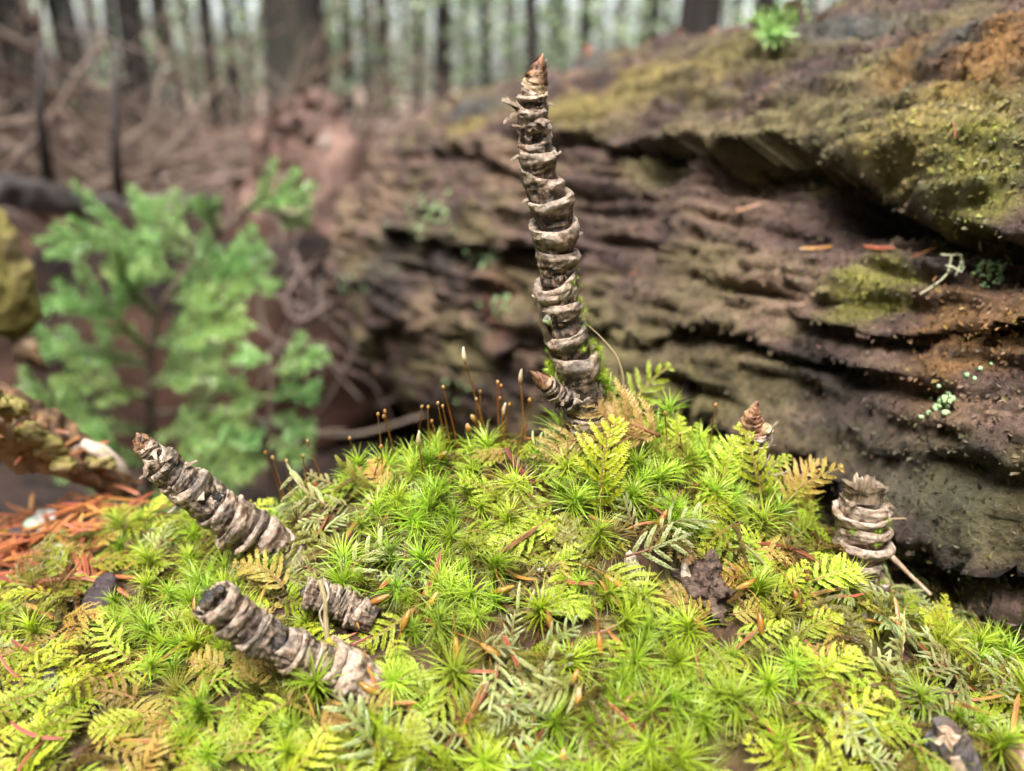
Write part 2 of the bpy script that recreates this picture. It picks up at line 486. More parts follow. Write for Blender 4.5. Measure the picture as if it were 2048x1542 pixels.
def log_material():
    m, nt = mat_new('rotten_log_wood')
    p = objcoord(nt)
    c = attr(nt, 'Col', 0)
    n1 = noise(nt, 700.0, 8.0, 0.72, p)
    n2 = noise(nt, 110.0, 5.0, 0.6, p)
    k = ramp(nt, mathn(nt, 'ADD', mathn(nt, 'MULTIPLY', n1, 0.6), mathn(nt, 'MULTIPLY', n2, 0.4)), [(0.36, 0.30), (0.5, 0.90), (0.66, 1.75)])
    mul = nt.nodes.new('ShaderNodeMix')
    mul.data_type = 'RGBA'
    mul.blend_type = 'MULTIPLY'
    mul.inputs[0].default_value = 1.0
    nt.links.new(c, mul.inputs[6])
    nt.links.new(k, mul.inputs[7])
    surface(nt, mul.outputs[2], ramp(nt, n2, [(0.4, 0.42), (0.65, 0.75)]), 0.4, mathn(nt, 'ADD', n1, n2), 0.0026, 1.0)
    return m
M['log'] = log_material()

def colleaf_material():
    m, nt = mat_new('log_moss_leaf')
    c = attr(nt, 'Col', 0)
    surface(nt, c, 0.5, 0.4, trans=0.3)
    return m
M['logmoss'] = colleaf_material()

# ================================================================== ground
def ground_z(x, y):
    x = np.asarray(x, dtype=np.float64)
    y = np.asarray(y, dtype=np.float64)
    d = np.sqrt(x * x + y * y)
    p = np.stack([x, y, np.zeros_like(x)], -1)
    z = 0.03 * fbm(p * 1.3, 3, 40) * sstep(0.3, 2.0, d) + 0.012 * fbm(p * 9, 3, 41)
    z = z + 0.22 * fbm(p * 0.22, 3, 43) * sstep(3, 12, d)
    z = z + 0.35 * sstep(14, 45, d) + 0.5 * sstep(45, 110, d)
    return z

def build_floor():
    nr, na = 170, 200
    rr = np.concatenate([[0.0], np.geomspace(0.05, 180.0, nr - 1)])
    aa = np.linspace(0, 2 * math.pi, na, endpoint=False)
    X = rr[:, None] * np.sin(aa)[None, :]
    Y = rr[:, None] * np.cos(aa)[None, :]
    V = np.stack([X, Y, ground_z(X, Y)], -1).reshape(-1, 3)
    o = obj('forest_floor', mk_mesh('forest_floor', V, grid_faces(nr, na, True)), M['floor'])
    tag(o, 'brown forest floor of leaf litter under the trees', 'ground', kind='structure')
build_floor()

# ================================================================== moss mound (terrain the stems grow from)
CREST = np.array([  # px, py of the bare humus crest, distance
    (-500, 1020, 0.200), (-200, 1020, 0.200), (0, 1015, 0.195), (150, 1005, 0.185), (280, 1005, 0.170), (450, 1045, 0.156), (600, 1020, 0.151), (700, 970, 0.150),
    (850, 930, 0.150), (1000, 905, 0.150), (1200, 885, 0.152), (1350, 900, 0.154), (1470, 930, 0.154), (1590, 1010, 0.150),
    (1680, 1115, 0.147), (1800, 1175, 0.147), (1950, 1205, 0.152), (2048, 1240, 0.155), (2300, 1290, 0.160), (2700, 1340, 0.170)])
_cw = np.array([at_y(a, b + (4 if 1080 < a < 1400 else (16 if 960 < a < 1600 else 40)), c) for a, b, c in CREST])
CX, CY, CZ = _cw[:, 0], _cw[:, 1], _cw[:, 2]
ZB = at_y(1024, 1542, 0.100)[2]

def mound_z(x, y):
    x = np.asarray(x, dtype=np.float64)
    y = np.asarray(y, dtype=np.float64)
    yc = np.interp(x, CX, CY)
    zc = np.interp(x, CX, CZ)
    t = (y - 0.100) / (yc - 0.100)
    front = ZB + (zc - ZB) * t
    front = np.where(t < 0, ZB + (y - 0.100) * 0.75, front)
    back = zc - 0.15 * (y - yc) - 16.0 * np.maximum(y - yc, 0) ** 2
    k = 0.0028
    z = -k * np.log(np.exp(-np.clip((front - zc) / k, -60, 60)) + np.exp(-np.clip((back - zc) / k, -60, 60))) + zc
    p = np.stack([x, y, np.zeros_like(x)], -1)
    z = z + 0.0022 * fbm(p * 70, 3, 5) + 0.0011 * fbm(p * 260, 3, 6)
    z = z - 0.5 * np.maximum(np.abs(x) - 0.20, 0) - 3.0 * np.maximum(np.abs(x) - 0.20, 0) ** 2
    return np.maximum(z, -0.03)

def mound_n(x, y):
    e = 0.0015
    dx = (mound_z(x + e, y) - mound_z(x - e, y)) / (2 * e)
    dy = (mound_z(x, y + e) - mound_z(x, y - e)) / (2 * e)
    return unit(np.stack([-dx, -dy, np.ones_like(dx)], -1))

def on_mound(px, py):
    d = ray(px, py)
    s = np.linspace(0.06, 0.30, 800)
    P = CAM + d[None] * s[:, None]
    gap = P[:, 2] - mound_z(P[:, 0], P[:, 1])
    hit = np.nonzero(gap < 0)[0]
    if len(hit) == 0:
        near = (P[:, 1] > 0.12) & (P[:, 1] < 0.175)
        if not near.any() or gap[near].min() > 0.02:
            return None
        hit = [np.nonzero(near)[0][np.argmin(gap[near])]]
    p = P[hit[0]].copy()
    p[2] = float(mound_z(p[0], p[1]))
    return p

def build_mound():
    xs = np.linspace(-0.36, 0.36, 270)
    ys = np.linspace(-0.10, 0.34, 200)
    X, Y = np.meshgrid(xs, ys)
    V = np.stack([X, Y, mound_z(X, Y)], -1).reshape(-1, 3)
    o = obj('mound_terrain', mk_mesh('mound_terrain', V, grid_faces(len(ys), len(xs), False)), M['humus'])
    tag(o, 'dark humus mound under the living moss', 'ground', kind='structure')
build_mound()

# ================================================================== the big rotten log
LR = 0.140
_d = unit(ray(204, 360))                     # the log runs away from the viewer in this direction
LW = -_d
_hr = unit(RIGHT - _d * np.dot(RIGHT, _d))
LU = np.cross(_hr, _d)                        # up, across the axis
_h, _c = R(26.5), R(-14.0)                    # half its angular girth and the height of its middle
LC = CAM + LR / math.sin(_h) * (_hr * math.cos(_c) + LU * math.sin(_c))
LA = LC + _d * 0.74
LL = 0.515
LN = -_hr                                     # sideways, towards the mound
TH = LR / 0.100

def log_uv(px, py):                           # where a sight line meets the bare cylinder
    d = ray(px, py)
    o = CAM - LA
    dp = d - LW * np.dot(d, LW)
    op = o - LW * np.dot(o, LW)
    a, b, c = np.dot(dp, dp), np.dot(dp, op), np.dot(op, op) - LR * LR
    disc = b * b - a * c
    s = (-b - math.sqrt(max(disc, 0))) / a
    p = CAM + d * s
    r = p - LA
    return float(np.dot(r, LW)), math.atan2(float(np.dot(r, LU)), float(np.dot(r, LN))), float(s)

LEDGES = [  # pixel polyline, step up, recess below, widths (m) above / below, droop
    ([(1540, 280), (1640, 296), (1750, 322), (1815, 385), (1880, 402), (1970, 408), (2048, 430)], 0.006, 0.016, 0.020, 0.022, 0.006),
    ([(1060, 262), (1174, 280), (1300, 295), (1430, 288), (1500, 300)], 0.007, 0.010, 0.030, 0.014, 0.006),
    ([(1290, 715), (1400, 785), (1480, 805), (1560, 828), (1680, 862), (1800, 908), (1900, 950), (2048, 1025)], 0.010, 0.020, 0.030, 0.018, 0.010),
    ([(1780, 975), (1850, 1012), (1950, 1090), (2048, 1200)], 0.014, 0.022, 0.008, 0.020, 0.006),
    ([(1200, 636), (1380, 640), (1520, 655), (1650, 700)], 0.003, 0.005, 0.020, 0.008, 0.003),
    ([(1620, 600), (1700, 640), (1850, 655), (2040, 600)], 0.003, 0.006, 0.020, 0.008, 0.003),
    ([(780, 455), (880, 470), (1020, 482), (1120, 500)], 0.006, 0.010, 0.020, 0.010, 0.004),
    ([(760, 640), (900, 650), (1010, 690)], 0.005, 0.007, 0.020, 0.010, 0.003),
    ([(880, 300), (980, 300), (1060, 330)], 0.005, 0.008, 0.020, 0.010, 0.004),
]
LEDGES = [(np.array(sorted([log_uv(*q)[:2] for q in L[0]])),) + L[1:] for L in LEDGES]
HOLES = [(1640, 300, 26, 20, 0.020), (1730, 390, 120, 70, 0.012), (1890, 425, 60, 22, 0.012), (560, 640, 60, 50, 0.02), (1620, 470, 110, 40, 0.006),
         (1800, 190, 40, 60, 0.006), (860, 560, 40, 30, 0.010), (1390, 760, 30, 40, 0.008), (1330, 480, 40, 40, 0.006)]

def _uvblob(px, py, rx, ry):
    u, th, s = log_uv(px, py)
    return u, th, rx * s / FPX, ry * s / FPX

HOLES = [_uvblob(*h[:4]) + (h[4],) for h in HOLES]
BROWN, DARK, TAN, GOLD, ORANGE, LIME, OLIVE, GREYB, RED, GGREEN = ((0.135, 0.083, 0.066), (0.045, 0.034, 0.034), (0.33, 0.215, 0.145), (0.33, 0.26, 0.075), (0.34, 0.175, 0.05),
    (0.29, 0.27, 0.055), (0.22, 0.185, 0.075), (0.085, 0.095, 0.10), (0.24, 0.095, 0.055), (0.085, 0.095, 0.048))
PATCH = [  # px, py, rx, ry, colour, strength, mossiness
    (1330, 185, 200, 60, GOLD, 1.5, 0.8), (1180, 235, 130, 45, GOLD, 1.5, 0.8), (1500, 150, 140, 35, OLIVE, 1.0, 0.6), (1560, 270, 110, 60, OLIVE, 1.2, 0.8),
    (1740, 250, 120, 70, OLIVE, 1.4, 1.0), (1830, 150, 45, 100, ORANGE, 1.5, 0.9), (1700, 90, 120, 40, GREYB, 1.8, 0.1), (1900, 110, 50, 70, GREYB, 2.0, 0.0),
    (1990, 130, 90, 120, ORANGE, 1.6, 1.0), (1960, 220, 110, 90, GOLD, 1.4, 1.0), (1980, 320, 110, 110, LIME, 1.4, 1.0), (1850, 300, 100, 80, GOLD, 1.6, 1.0), (1760, 180, 90, 60, OLIVE, 1.2, 1.0), (2020, 400, 60, 60, LIME, 1.3, 1.0),
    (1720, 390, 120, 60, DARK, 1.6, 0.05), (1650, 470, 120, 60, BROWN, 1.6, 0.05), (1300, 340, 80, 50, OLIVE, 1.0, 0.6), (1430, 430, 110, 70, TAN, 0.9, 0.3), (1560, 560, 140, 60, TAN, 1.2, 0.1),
    (1740, 565, 75, 60, LIME, 1.9, 1.0), (1400, 540, 100, 60, OLIVE, 0.7, 0.4), (1330, 560, 120, 60, BROWN, 1.2, 0.1), (1260, 690, 140, 60, OLIVE, 1.3, 0.8), (1400, 760, 100, 60, OLIVE, 1.1, 0.7),
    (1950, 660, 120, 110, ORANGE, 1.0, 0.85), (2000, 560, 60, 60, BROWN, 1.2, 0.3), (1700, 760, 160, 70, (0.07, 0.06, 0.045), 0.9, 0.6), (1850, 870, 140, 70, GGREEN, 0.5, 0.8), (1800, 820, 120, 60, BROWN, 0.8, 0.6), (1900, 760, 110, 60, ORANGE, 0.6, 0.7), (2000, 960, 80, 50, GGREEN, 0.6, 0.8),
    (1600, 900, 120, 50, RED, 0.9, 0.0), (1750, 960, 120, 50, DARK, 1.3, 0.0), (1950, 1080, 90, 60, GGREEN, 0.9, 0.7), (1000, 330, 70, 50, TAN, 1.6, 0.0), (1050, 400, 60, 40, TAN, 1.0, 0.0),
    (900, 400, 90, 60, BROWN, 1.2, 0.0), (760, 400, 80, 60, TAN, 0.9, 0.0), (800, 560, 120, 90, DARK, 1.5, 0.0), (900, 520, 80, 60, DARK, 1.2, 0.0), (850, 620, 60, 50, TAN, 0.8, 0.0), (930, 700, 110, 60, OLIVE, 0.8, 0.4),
    (1000, 600, 70, 60, RED, 0.7, 0.0), (700, 330, 70, 60, TAN, 1.0, 0.0), (690, 450, 60, 60, TAN, 1.1, 0.0), (960, 230, 100, 30, GREYB, 1.4, 0.0), (1150, 175, 110, 18, GREYB, 1.3, 0.0), (940, 265, 80, 22, GOLD, 1.2, 0.5),
    (1260, 110, 110, 25, RED, 1.3, 0.0), (1480, 90, 110, 25, RED, 1.0, 0.0), (1620, 60, 120, 14, GOLD, 1.4, 0.6), (1150, 560, 90, 60, BROWN, 1.2, 0.0)]
PATCH = [_uvblob(*q[:4]) + q[4:] for q in PATCH]

def log_disp(u, th):
    P = np.stack([u * 14, np.cos(th) * (1.4 * TH), np.sin(th) * (1.4 * TH)], -1)
    d = 0.010 * fbm(P, 3, 60)
    P2 = np.stack([u * 15, np.cos(th) * (13 * TH), np.sin(th) * (13 * TH)], -1)
    g = fbm(P2, 4, 61)
    d = d + 0.0055 * (1 - np.abs(g) * 2.2)
    P3 = np.stack([u * 38, np.cos(th) * (40 * TH), np.sin(th) * (40 * TH)], -1)
    d = d + 0.0038 * fbm(P3, 3, 62)
    P4 = np.stack([u * 420, np.cos(th) * (48 * TH), np.sin(th) * (48 * TH)], -1)
    d = d + 0.0024 * fbm(P4, 3, 63)
    lay = fbm(np.stack([u * 16, np.cos(th) * (5 * TH), np.sin(th) * (5 * TH)], -1), 3, 67) * 5.0 + 0.6 * fbm(np.stack([u * 90, np.cos(th) * (14 * TH), np.sin(th) * (14 * TH)], -1), 3, 68)
    fl = np.floor(lay)
    d = d + 0.0013 * (fl + sstep(0.5, 1.0, lay - fl))
    crumb = fbm(np.stack([u * 130, np.cos(th) * (22 * TH), np.sin(th) * (22 * TH)], -1), 3, 69)
    d = d - 0.0035 * sstep(0.18, 0.5, crumb) * sstep(-0.1, 0.3, fbm(P * 1.5, 2, 59))
    droop = np.zeros_like(u)
    wob = 0.006 * fbm(np.stack([u * 55, th * 0, th * 0], -1), 3, 64)
    for L, up, rec, wa, wb, dr in LEDGES:
        line = np.interp(u, L[:, 0], L[:, 1])
        win = sstep(L[0, 0] - 0.018, L[0, 0] + 0.006, u) * (1 - sstep(L[-1, 0] - 0.006, L[-1, 0] + 0.03, u))
        s = (line - th) * LR + wob                      # > 0 below the line
        above = np.exp(np.minimum(s, 0) / wa) * (s <= 0)
        below = np.exp(-np.maximum(s, 0) / wb) * (s > 0)
        d = d + win * (up * above - 1.25 * rec * below)
        droop = droop + win * dr * np.exp(np.minimum(s, 0) / (wa * 0.35)) * (s <= 0)
    for hu, ht, ru, rt, dep in HOLES:
        q = ((u - hu) / ru) ** 2 + ((th - ht) * LR / rt) ** 2
        d = d - dep * np.exp(-q * q * 0.7)
    # the broken far end
    e = sstep(0.035, 0.085, u + 0.012 * fbm(np.stack([th * 0, np.cos(th) * (3 * TH), np.sin(th) * (3 * TH)], -1), 3, 66))
    d = d - (1 - e) * 0.065
    return d, droop

def log_point(u, th, d=None, droop=None):
    if d is None:
        d, droop = log_disp(u, th)
    t2 = th - droop / LR
    D = LN * np.cos(t2)[..., None] + LU * np.sin(t2)[..., None]
    return LA + LW * u[..., None] + D * (LR + d)[..., None], D

def log_color(u, th):
    P = np.stack([u * 30, np.cos(th) * (6 * TH), np.sin(th) * (6 * TH)], -1)
    n1, n2, n3 = fbm(P, 4, 70), fbm(P * 1.7 + 9, 4, 71), fbm(P * 3 + 5, 3, 72)
    w0 = np.full(u.shape, 0.55)
    C = np.array(BROWN)[None] * w0[:, None]
    tn = sstep(0.1, 0.5, n2) * 0.7
    C = C + np.array(TAN)[None] * tn[:, None]
    dk = sstep(0.1, 0.5, -n2) * 0.8
    C = C + np.array(DARK)[None] * dk[:, None]
    ol = sstep(-0.05, 0.45, n1 + 0.4 * n3) * 0.9
    C = C + np.array(OLIVE)[None] * ol[:, None]
    W = w0 + tn + dk + ol
    moss = np.zeros_like(u) + 0.08
    mw = np.full(u.shape, 0.6)
    for bu, bt, ru, rt, c, st, ms in PATCH:
        q = ((u - bu) / ru) ** 2 + ((th - bt) * LR / rt) ** 2
        w = st * 2.2 * np.exp(-q) * sstep(-0.75, 0.25, n1 + 0.4 * n3 + 0.3 * (1 - q))
        C = C + np.array(c)[None] * w[:, None]
        W = W + w
        moss = moss + w * ms
        mw = mw + w
    return C / W[:, None], moss / mw

def build_log():
    nu, nt_ = 700, 450
    k = np.linspace(0, 1, nu)
    u = 0.012 + (LL * 1.75 - 0.012) * (k + 0.45 * np.sin(2 * math.pi * k) / (2 * math.pi))
    a = np.linspace(-math.pi, math.pi, nt_, endpoint=False)
    th = a - 0.50 * np.sin(a - 0.6)                # denser on the side that faces the mound
    U, T = np.meshgrid(u, th, indexing='ij')
    Pw, _ = log_point(U.ravel(), T.ravel())
    C, ms = log_color(U.ravel(), T.ravel())
    base = np.array([LA[0], LA[1], 0.0])
    F = [grid_faces(nu, nt_, True)]
    Pw = np.concatenate([Pw, [LA + LW * 0.03], [LA + LW * u[-1]]])
    C = np.concatenate([C, [TAN], [TAN]])
    nv = nu * nt_
    j = np.arange(nt_)
    F.append(np.stack([np.full(nt_, nv), (j + 1) % nt_, j], -1))
    F.append(np.stack([np.full(nt_, nv + 1), (nu - 1) * nt_ + j, (nu - 1) * nt_ + (j + 1) % nt_], -1))
    t = thing('fallen_log', 'large rotten fallen log with mossy ledges and hollows behind the mound', 'log', base)
    me = mk_mesh('log_wood', Pw - base, F, True, None, {'Col': C})
    obj('log_wood', me, M['log'], t)
    # leafy crust of moss and liverwort
    n = 480000
    uu = 0.05 + (LL * 1.36 - 0.05) * rng.random(n) ** 0.7
    tt = rng.uniform(-1.2, 1.9, n)
    C, ms = log_color(uu, tt)
    keep = rng.random(n) < np.clip(ms * 1.1, 0.40, 1)
    uu, tt, C = uu[keep], tt[keep], C[keep]
    n = len(uu)
    Pw, D = log_point(uu, tt)
    sz = rng.uniform(0.0005, 0.0013, n) * (1 + 0.4 * rng.random(n)) * np.where(tt < 0.0, 1.7, 1.0)
    g = unit(rng.normal(size=(n, 3)))
    tang = unit(g - D * np.sum(g * D, 1)[:, None])
    ax = unit(tang * 0.9 + D * rng.uniform(0.1, 0.6, n)[:, None] + np.array([0, 0, 0.2]))
    sd_ = unit(np.cross(ax, D))
    b = Pw - D * 0.0004
    V = np.stack([b - sd_ * sz[:, None] * 0.30, b + ax * sz[:, None] * 0.55 + sd_ * sz[:, None] * 0.32 + D * sz[:, None] * 0.15,
                  b + ax * sz[:, None] * 1.1, b + ax * sz[:, None] * 0.55 - sd_ * sz[:, None] * 0.32 + D * sz[:, None] * 0.15], 1)
    F = np.arange(n * 4).reshape(n, 4)
    hue = rng.random(n)[:, None]
    Cl = C * rng.uniform(0.35, 1.6, n)[:, None] * (1 + (hue > 0.8) * np.array([[0.1, 0.35, -0.1]]))
    me = mk_mesh('moss_cover', V.reshape(-1, 3) - base, F, False, None, {'Col': np.repeat(np.clip(Cl, 0, 0.7), 4, 0)})
    o = obj('moss_cover', me, M['logmoss'], t)
    o['kind'] = 'stuff'
    return t
build_log()

def log_y(px, py):
    u, th, s = log_uv(px, py)
    return float((CAM + ray(px, py) * s)[1])

def on_log(px, py, lift=0.0):
    u, th, s = log_uv(px, py)
    P, D = log_point(np.array([u]), np.array([th]))
    return P[0] + D[0] * lift, D[0]

# ================================================================== background wood
def tree(px, w, Y, material, lean=0.0, h=9.0, label='', group=None, crown=None):
    base = at_y(px, 189, Y)                        # straight ahead at eye height
    x, y = base[0], Y
    z = float(ground_z(np.array([x]), np.array([y]))[0])
    r = w / FPX * Y / math.cos(PITCH) * 0.94 / 2
    t = thing('tree', label, 'tree', (x, y, z), group)
    k = np.linspace(0, 1, 26)
    C = np.stack([lean * h * k + 0.05 * np.sin(k * 7 + px), 0.04 * np.cos(k * 5 + px), -0.15 + (h + 0.15) * k], -1)
    rr = r * (1 - 0.75 * k) * (1 + 0.55 * np.exp(-k * h / 0.25))
    mb = MB()
    tube(mb, C, rr, 18, r * 0.18, 6.0 / max(r * 4, 0.2), int(px) % 97)
    obj('trunk', mb.mesh('trunk'), material, t)
    if crown is not None:
        c = obj('crown', crown, None, t)
        c.scale = (1.0, 1.0, h / 9.0)
        c.rotation_euler = (0, 0, px)
    return t

def crown_mesh(seed, dead=True):
    r = np.random.default_rng(seed)
    mb = MB()
    for k in range(34):
        z = r.uniform(2.2, 8.8)
        a = r.uniform(0, 2 * math.pi)
        L = (0.35 + 1.1 * (1 - (z / 9.2))) * r.uniform(0.6, 1.2)
        d = np.array([math.cos(a), math.sin(a), 0])
        q = np.linspace(0, 1, 6)
        C = np.array([0, 0, z]) + d * (L * q)[:, None] + np.array([0, 0, 1]) * (0.12 * q - 0.35 * q * q)[:, None] * L
        tube(mb, C, 0.014 * (1 - 0.8 * q), 5, rnd=r.random())
        if z > 3.6:
            n = 46
            s = r.uniform(0.15, 1, n)
            p = np.array([0, 0, z]) + d * (L * s)[:, None] + np.array([0, 0, 1]) * (0.12 * s - 0.35 * s * s)[:, None] * L
            g = unit(r.normal(size=(n, 3)) * [1, 1, 0.5] + d * 0.8)
            sz = r.uniform(0.10, 0.22, n)[:, None]
            sv = unit(np.cross(g, r.normal(size=(n, 3)))) * 0.028
            V = np.stack([p - sv, p + g * sz * 0.6 + sv * 0.7 - sv * 2, p + g * sz, p + g * sz * 0.6 + sv * 1.2], 1)
            mb.add(V.reshape(-1, 3), np.arange(n * 4).reshape(n, 4), t=np.tile([0, .5, 1, .5], n), rnd=r.random())
    me = mb.mesh('crown', False)
    me.materials.append(M['crown'])
    return me
CROWNS = [crown_mesh(s) for s in (1, 2, 3)]
MAIN = [(585, 112, 6.0, 'trunk', 0.0, 'thick dark conifer trunk rising behind the litter hummock'), (1388, 84, 5.0, 'trunk', 0.01, 'broad dark trunk behind the leaf strewn log top'),
        (78, 46, 5.5, 'trunk', 0.0, 'dark trunk behind the tangle of dead branches'), (1690, 46, 10, 'trunk_grey', 0.0, 'pale grey trunk beyond the upper log edge')]
for px, w, Y, mt, ln, lb in MAIN:
    tree(px, w, Y, M[mt], ln, 10.0, lb, None, CROWNS[int(px) % 3])
THIN = [(697, 22, 9, -.01), (730, 18, 11, .0), (783, 27, 8, .0), (880, 34, 8, .0), (932, 22, 12, .0), (1012, 26, 14, 0), (1068, 24, 7, -.05), (1162, 28, 14, .0), (1236, 24, 15, 0),
        (1510, 38, 9, 0), (1618, 24, 12, 0), (470, 18, 8, .02), (438, 22, 10, 0), (392, 14, 12, .03), (332, 22, 9, 0), (264, 40, 7, 0), (200, 32, 10, .0), (133, 28, 8, -.02), (18, 40, 7, 0),
        (505, 16, 14, 0), (360, 13, 6, -.04), (1785, 26, 13, 0), (1890, 30, 14, 0), (-80, 60, 7, 0), (2100, 50, 9, 0), (655, 16, 12, 0), (835, 18, 11, .01), (970, 18, 10, 0), (1110, 18, 11, 0), (300, 26, 6.5, 0), (232, 20, 8, .01), (165, 24, 6.5, -.01), (50, 26, 8, .01), (415, 24, 7, 0), (1300, 26, 10, 0), (1460, 20, 12, 0), (545, 14, 11, 0)]
for px, w, Y, ln in THIN:
    pale = px in (932, 1236, 1618, 200, 1012)
    beyond = px > 1050 and 'beyond the rotten log' or px > 480 and 'near the thick dark conifer trunk' or 'behind the tangle of dead branches'
    tree(px, w, Y, M['trunk_grey'] if pale else M['trunk'], ln, 9.0, 'slender ' + ('pale grey' if pale else 'dark') + ' out of focus trunk ' + beyond, ('pale' if pale else 'dark') + ' slender trunks ' + beyond, CROWNS[int(px) % 3])
r_ = np.random.default_rng(5)
for k in range(78):
    tree(r_.uniform(-300, 2350), r_.uniform(7, 17), r_.uniform(11, 30), M['trunk'] if k % 3 else M['trunk_grey'], r_.uniform(-.02, .02), 10.0,
         'thin distant tree trunk deep in the pale wood', 'thin far trees of the background wood', CROWNS[k % 3])

def leaf_cloud(name, n, fy, fx, fz, size, material, label, seed):
    r = np.random.default_rng(seed)
    y = fy(r, n)
    x = fx(r, n) * y
    z = ground_z(x, y) + fz(r, n, y)
    p = np.stack([x, y, z], -1)
    cl = fbm(p * 0.9, 3, seed)
    p = p[cl > -0.08]
    n = len(p)
    g = unit(r.normal(size=(n, 3)))
    s = unit(np.cross(g, r.normal(size=(n, 3))))
    sz = r.uniform(0.6, 1.3, n)[:, None] * size
    nn = np.cross(g, s)
    V = np.stack([p, p + g * sz * 0.5 + s * sz * 0.32 + nn * sz * 0.08, p + g * sz, p + g * sz * 0.5 - s * sz * 0.32 + nn * sz * 0.08], 1)
    me = mk_mesh(name, V.reshape(-1, 3), np.arange(n * 4).reshape(n, 4), False,
                 {'t': np.tile([0.1, .5, 1, .5], n) * np.repeat(r.uniform(0.4, 1, n), 4), 'rnd': np.repeat(r.random(n), 4)})
    o = obj(name, me, material)
    tag(o, label, 'foliage', kind='stuff')
leaf_cloud('understory_foliage', 44000, lambda r, n: r.uniform(7, 24, n), lambda r, n: r.uniform(-0.95, 0.95, n), lambda r, n, y: 0.1 + r.random(n) ** 0.8 * (0.5 + 0.16 * y),
           0.11, M['farleaf'], 'pale green blurred undergrowth between the far trunks', 31)

def surrounding_wood():
    """the wood goes on behind and beside the viewer; it keeps low sidelight out, as in any stand of trees"""
    r = np.random.default_rng(34)
    mb = MB()
    for k in range(60):
        a = r.uniform(R(50), R(310))
        d = r.uniform(1.6, 9)
        x, y = math.sin(a) * d, math.cos(a) * d
        w = r.uniform(.05, .16)
        q = np.linspace(0, 1, 8)
        tube(mb, np.stack([x + .2 * q, y + 0 * q, -.1 + 8 * q], -1), w * (1 - .6 * q), 8, rnd=r.random())
    n = 42000
    a = r.uniform(R(42), R(318), n)
    d = r.uniform(1.8, 9, n)
    p = np.stack([np.sin(a) * d, np.cos(a) * d, r.random(n) * (1.2 + .75 * d)], -1)
    n2 = 9000
    b = np.stack([r.uniform(-7, 7, n2), r.uniform(-7, 9, n2), r.uniform(5, 9, n2)], -1)
    b = b[fbm(b * .5, 2, 35) > .12]
    p = np.concatenate([p, b])
    n = len(p)
    g = unit(r.normal(size=(n, 3)))
    sv = unit(np.cross(g, r.normal(size=(n, 3))))
    z = r.uniform(.12, .30, n)[:, None]
    V = np.stack([p, p + g * z * .5 + sv * z * .25, p + g * z, p + g * z * .5 - sv * z * .25], 1)
    mb.add(V.reshape(-1, 3), np.arange(n * 4).reshape(n, 4), t=np.tile([.1, .5, 1, .5], n), rnd=np.repeat(r.random(n), 4))
    o = obj('surrounding_wood', mb.mesh('surrounding_wood', False), M['crown'])
    tag(o, 'dense dark wood standing all round the clearing', 'wood', kind='stuff')
surrounding_wood()

# dead leaves over the floor
def litter(name, n, y0, y1, size, label, seed):
    r = np.random.default_rng(seed)
    y = np.exp(r.uniform(math.log(y0), math.log(y1), n))
    x = r.uniform(-0.9, 0.9, n) * y
    z = ground_z(x, y) + r.uniform(0.001, 0.02, n)
    p = np.stack([x, y, z], -1)
    nrm = unit(r.normal(size=(n, 3)) * 0.45 + [0, 0, 1])
    g = unit(np.cross(nrm, r.normal(size=(n, 3))))
    s = np.cross(nrm, g)
    sz = (r.uniform(0.5, 1.3, n) * size)[:, None]
    V = np.stack([p - g * sz * .5, p - g * sz * .1 + s * sz * .3 + nrm * sz * .15, p + g * sz * .5 + nrm * sz * .1, p - g * sz * .1 - s * sz * .3 + nrm * sz * .15], 1)
    me = mk_mesh(name, V.reshape(-1, 3), np.arange(n * 4).reshape(n, 4), False, {'t': np.repeat(r.random(n), 4), 'rnd': np.repeat(r.random(n), 4)})
    o = obj(name, me, M['deadleaf'])
    tag(o, label, 'litter', kind='stuff')
litter('leaf_litter', 16000, 1.05, 14, 0.05, 'brown and pinkish dead leaves strewn over the forest floor', 33)

def lump(name, center, radii, amp, freq, seed, material, label, cat, nu=70, nv=44, rot=0.0, parent=None, kind=None, group=None):
    a = np.linspace(0, 2 * math.pi, nu, endpoint=False)
    b = np.linspace(-math.pi / 2 + 0.02, math.pi / 2 - 0.02, nv)
    A, B = np.meshgrid(a, b)
    D = np.stack([np.cos(A) * np.cos(B), np.sin(A) * np.cos(B), np.sin(B)], -1)
    P = D * np.asarray(radii)
    n = fbm(P * freq, 4, seed)
    P = P * (1 + (n * amp)[..., None])
    c, s = math.cos(rot), math.sin(rot)
    P = P @ np.array([[c, s, 0], [-s, c, 0], [0, 0, 1]])
    me = mk_mesh(name, P.reshape(-1, 3), grid_faces(nv, nu, True))
    o = obj(name, me, material, parent, center)
    if label:
        tag(o, label, cat, group, kind)
    return o

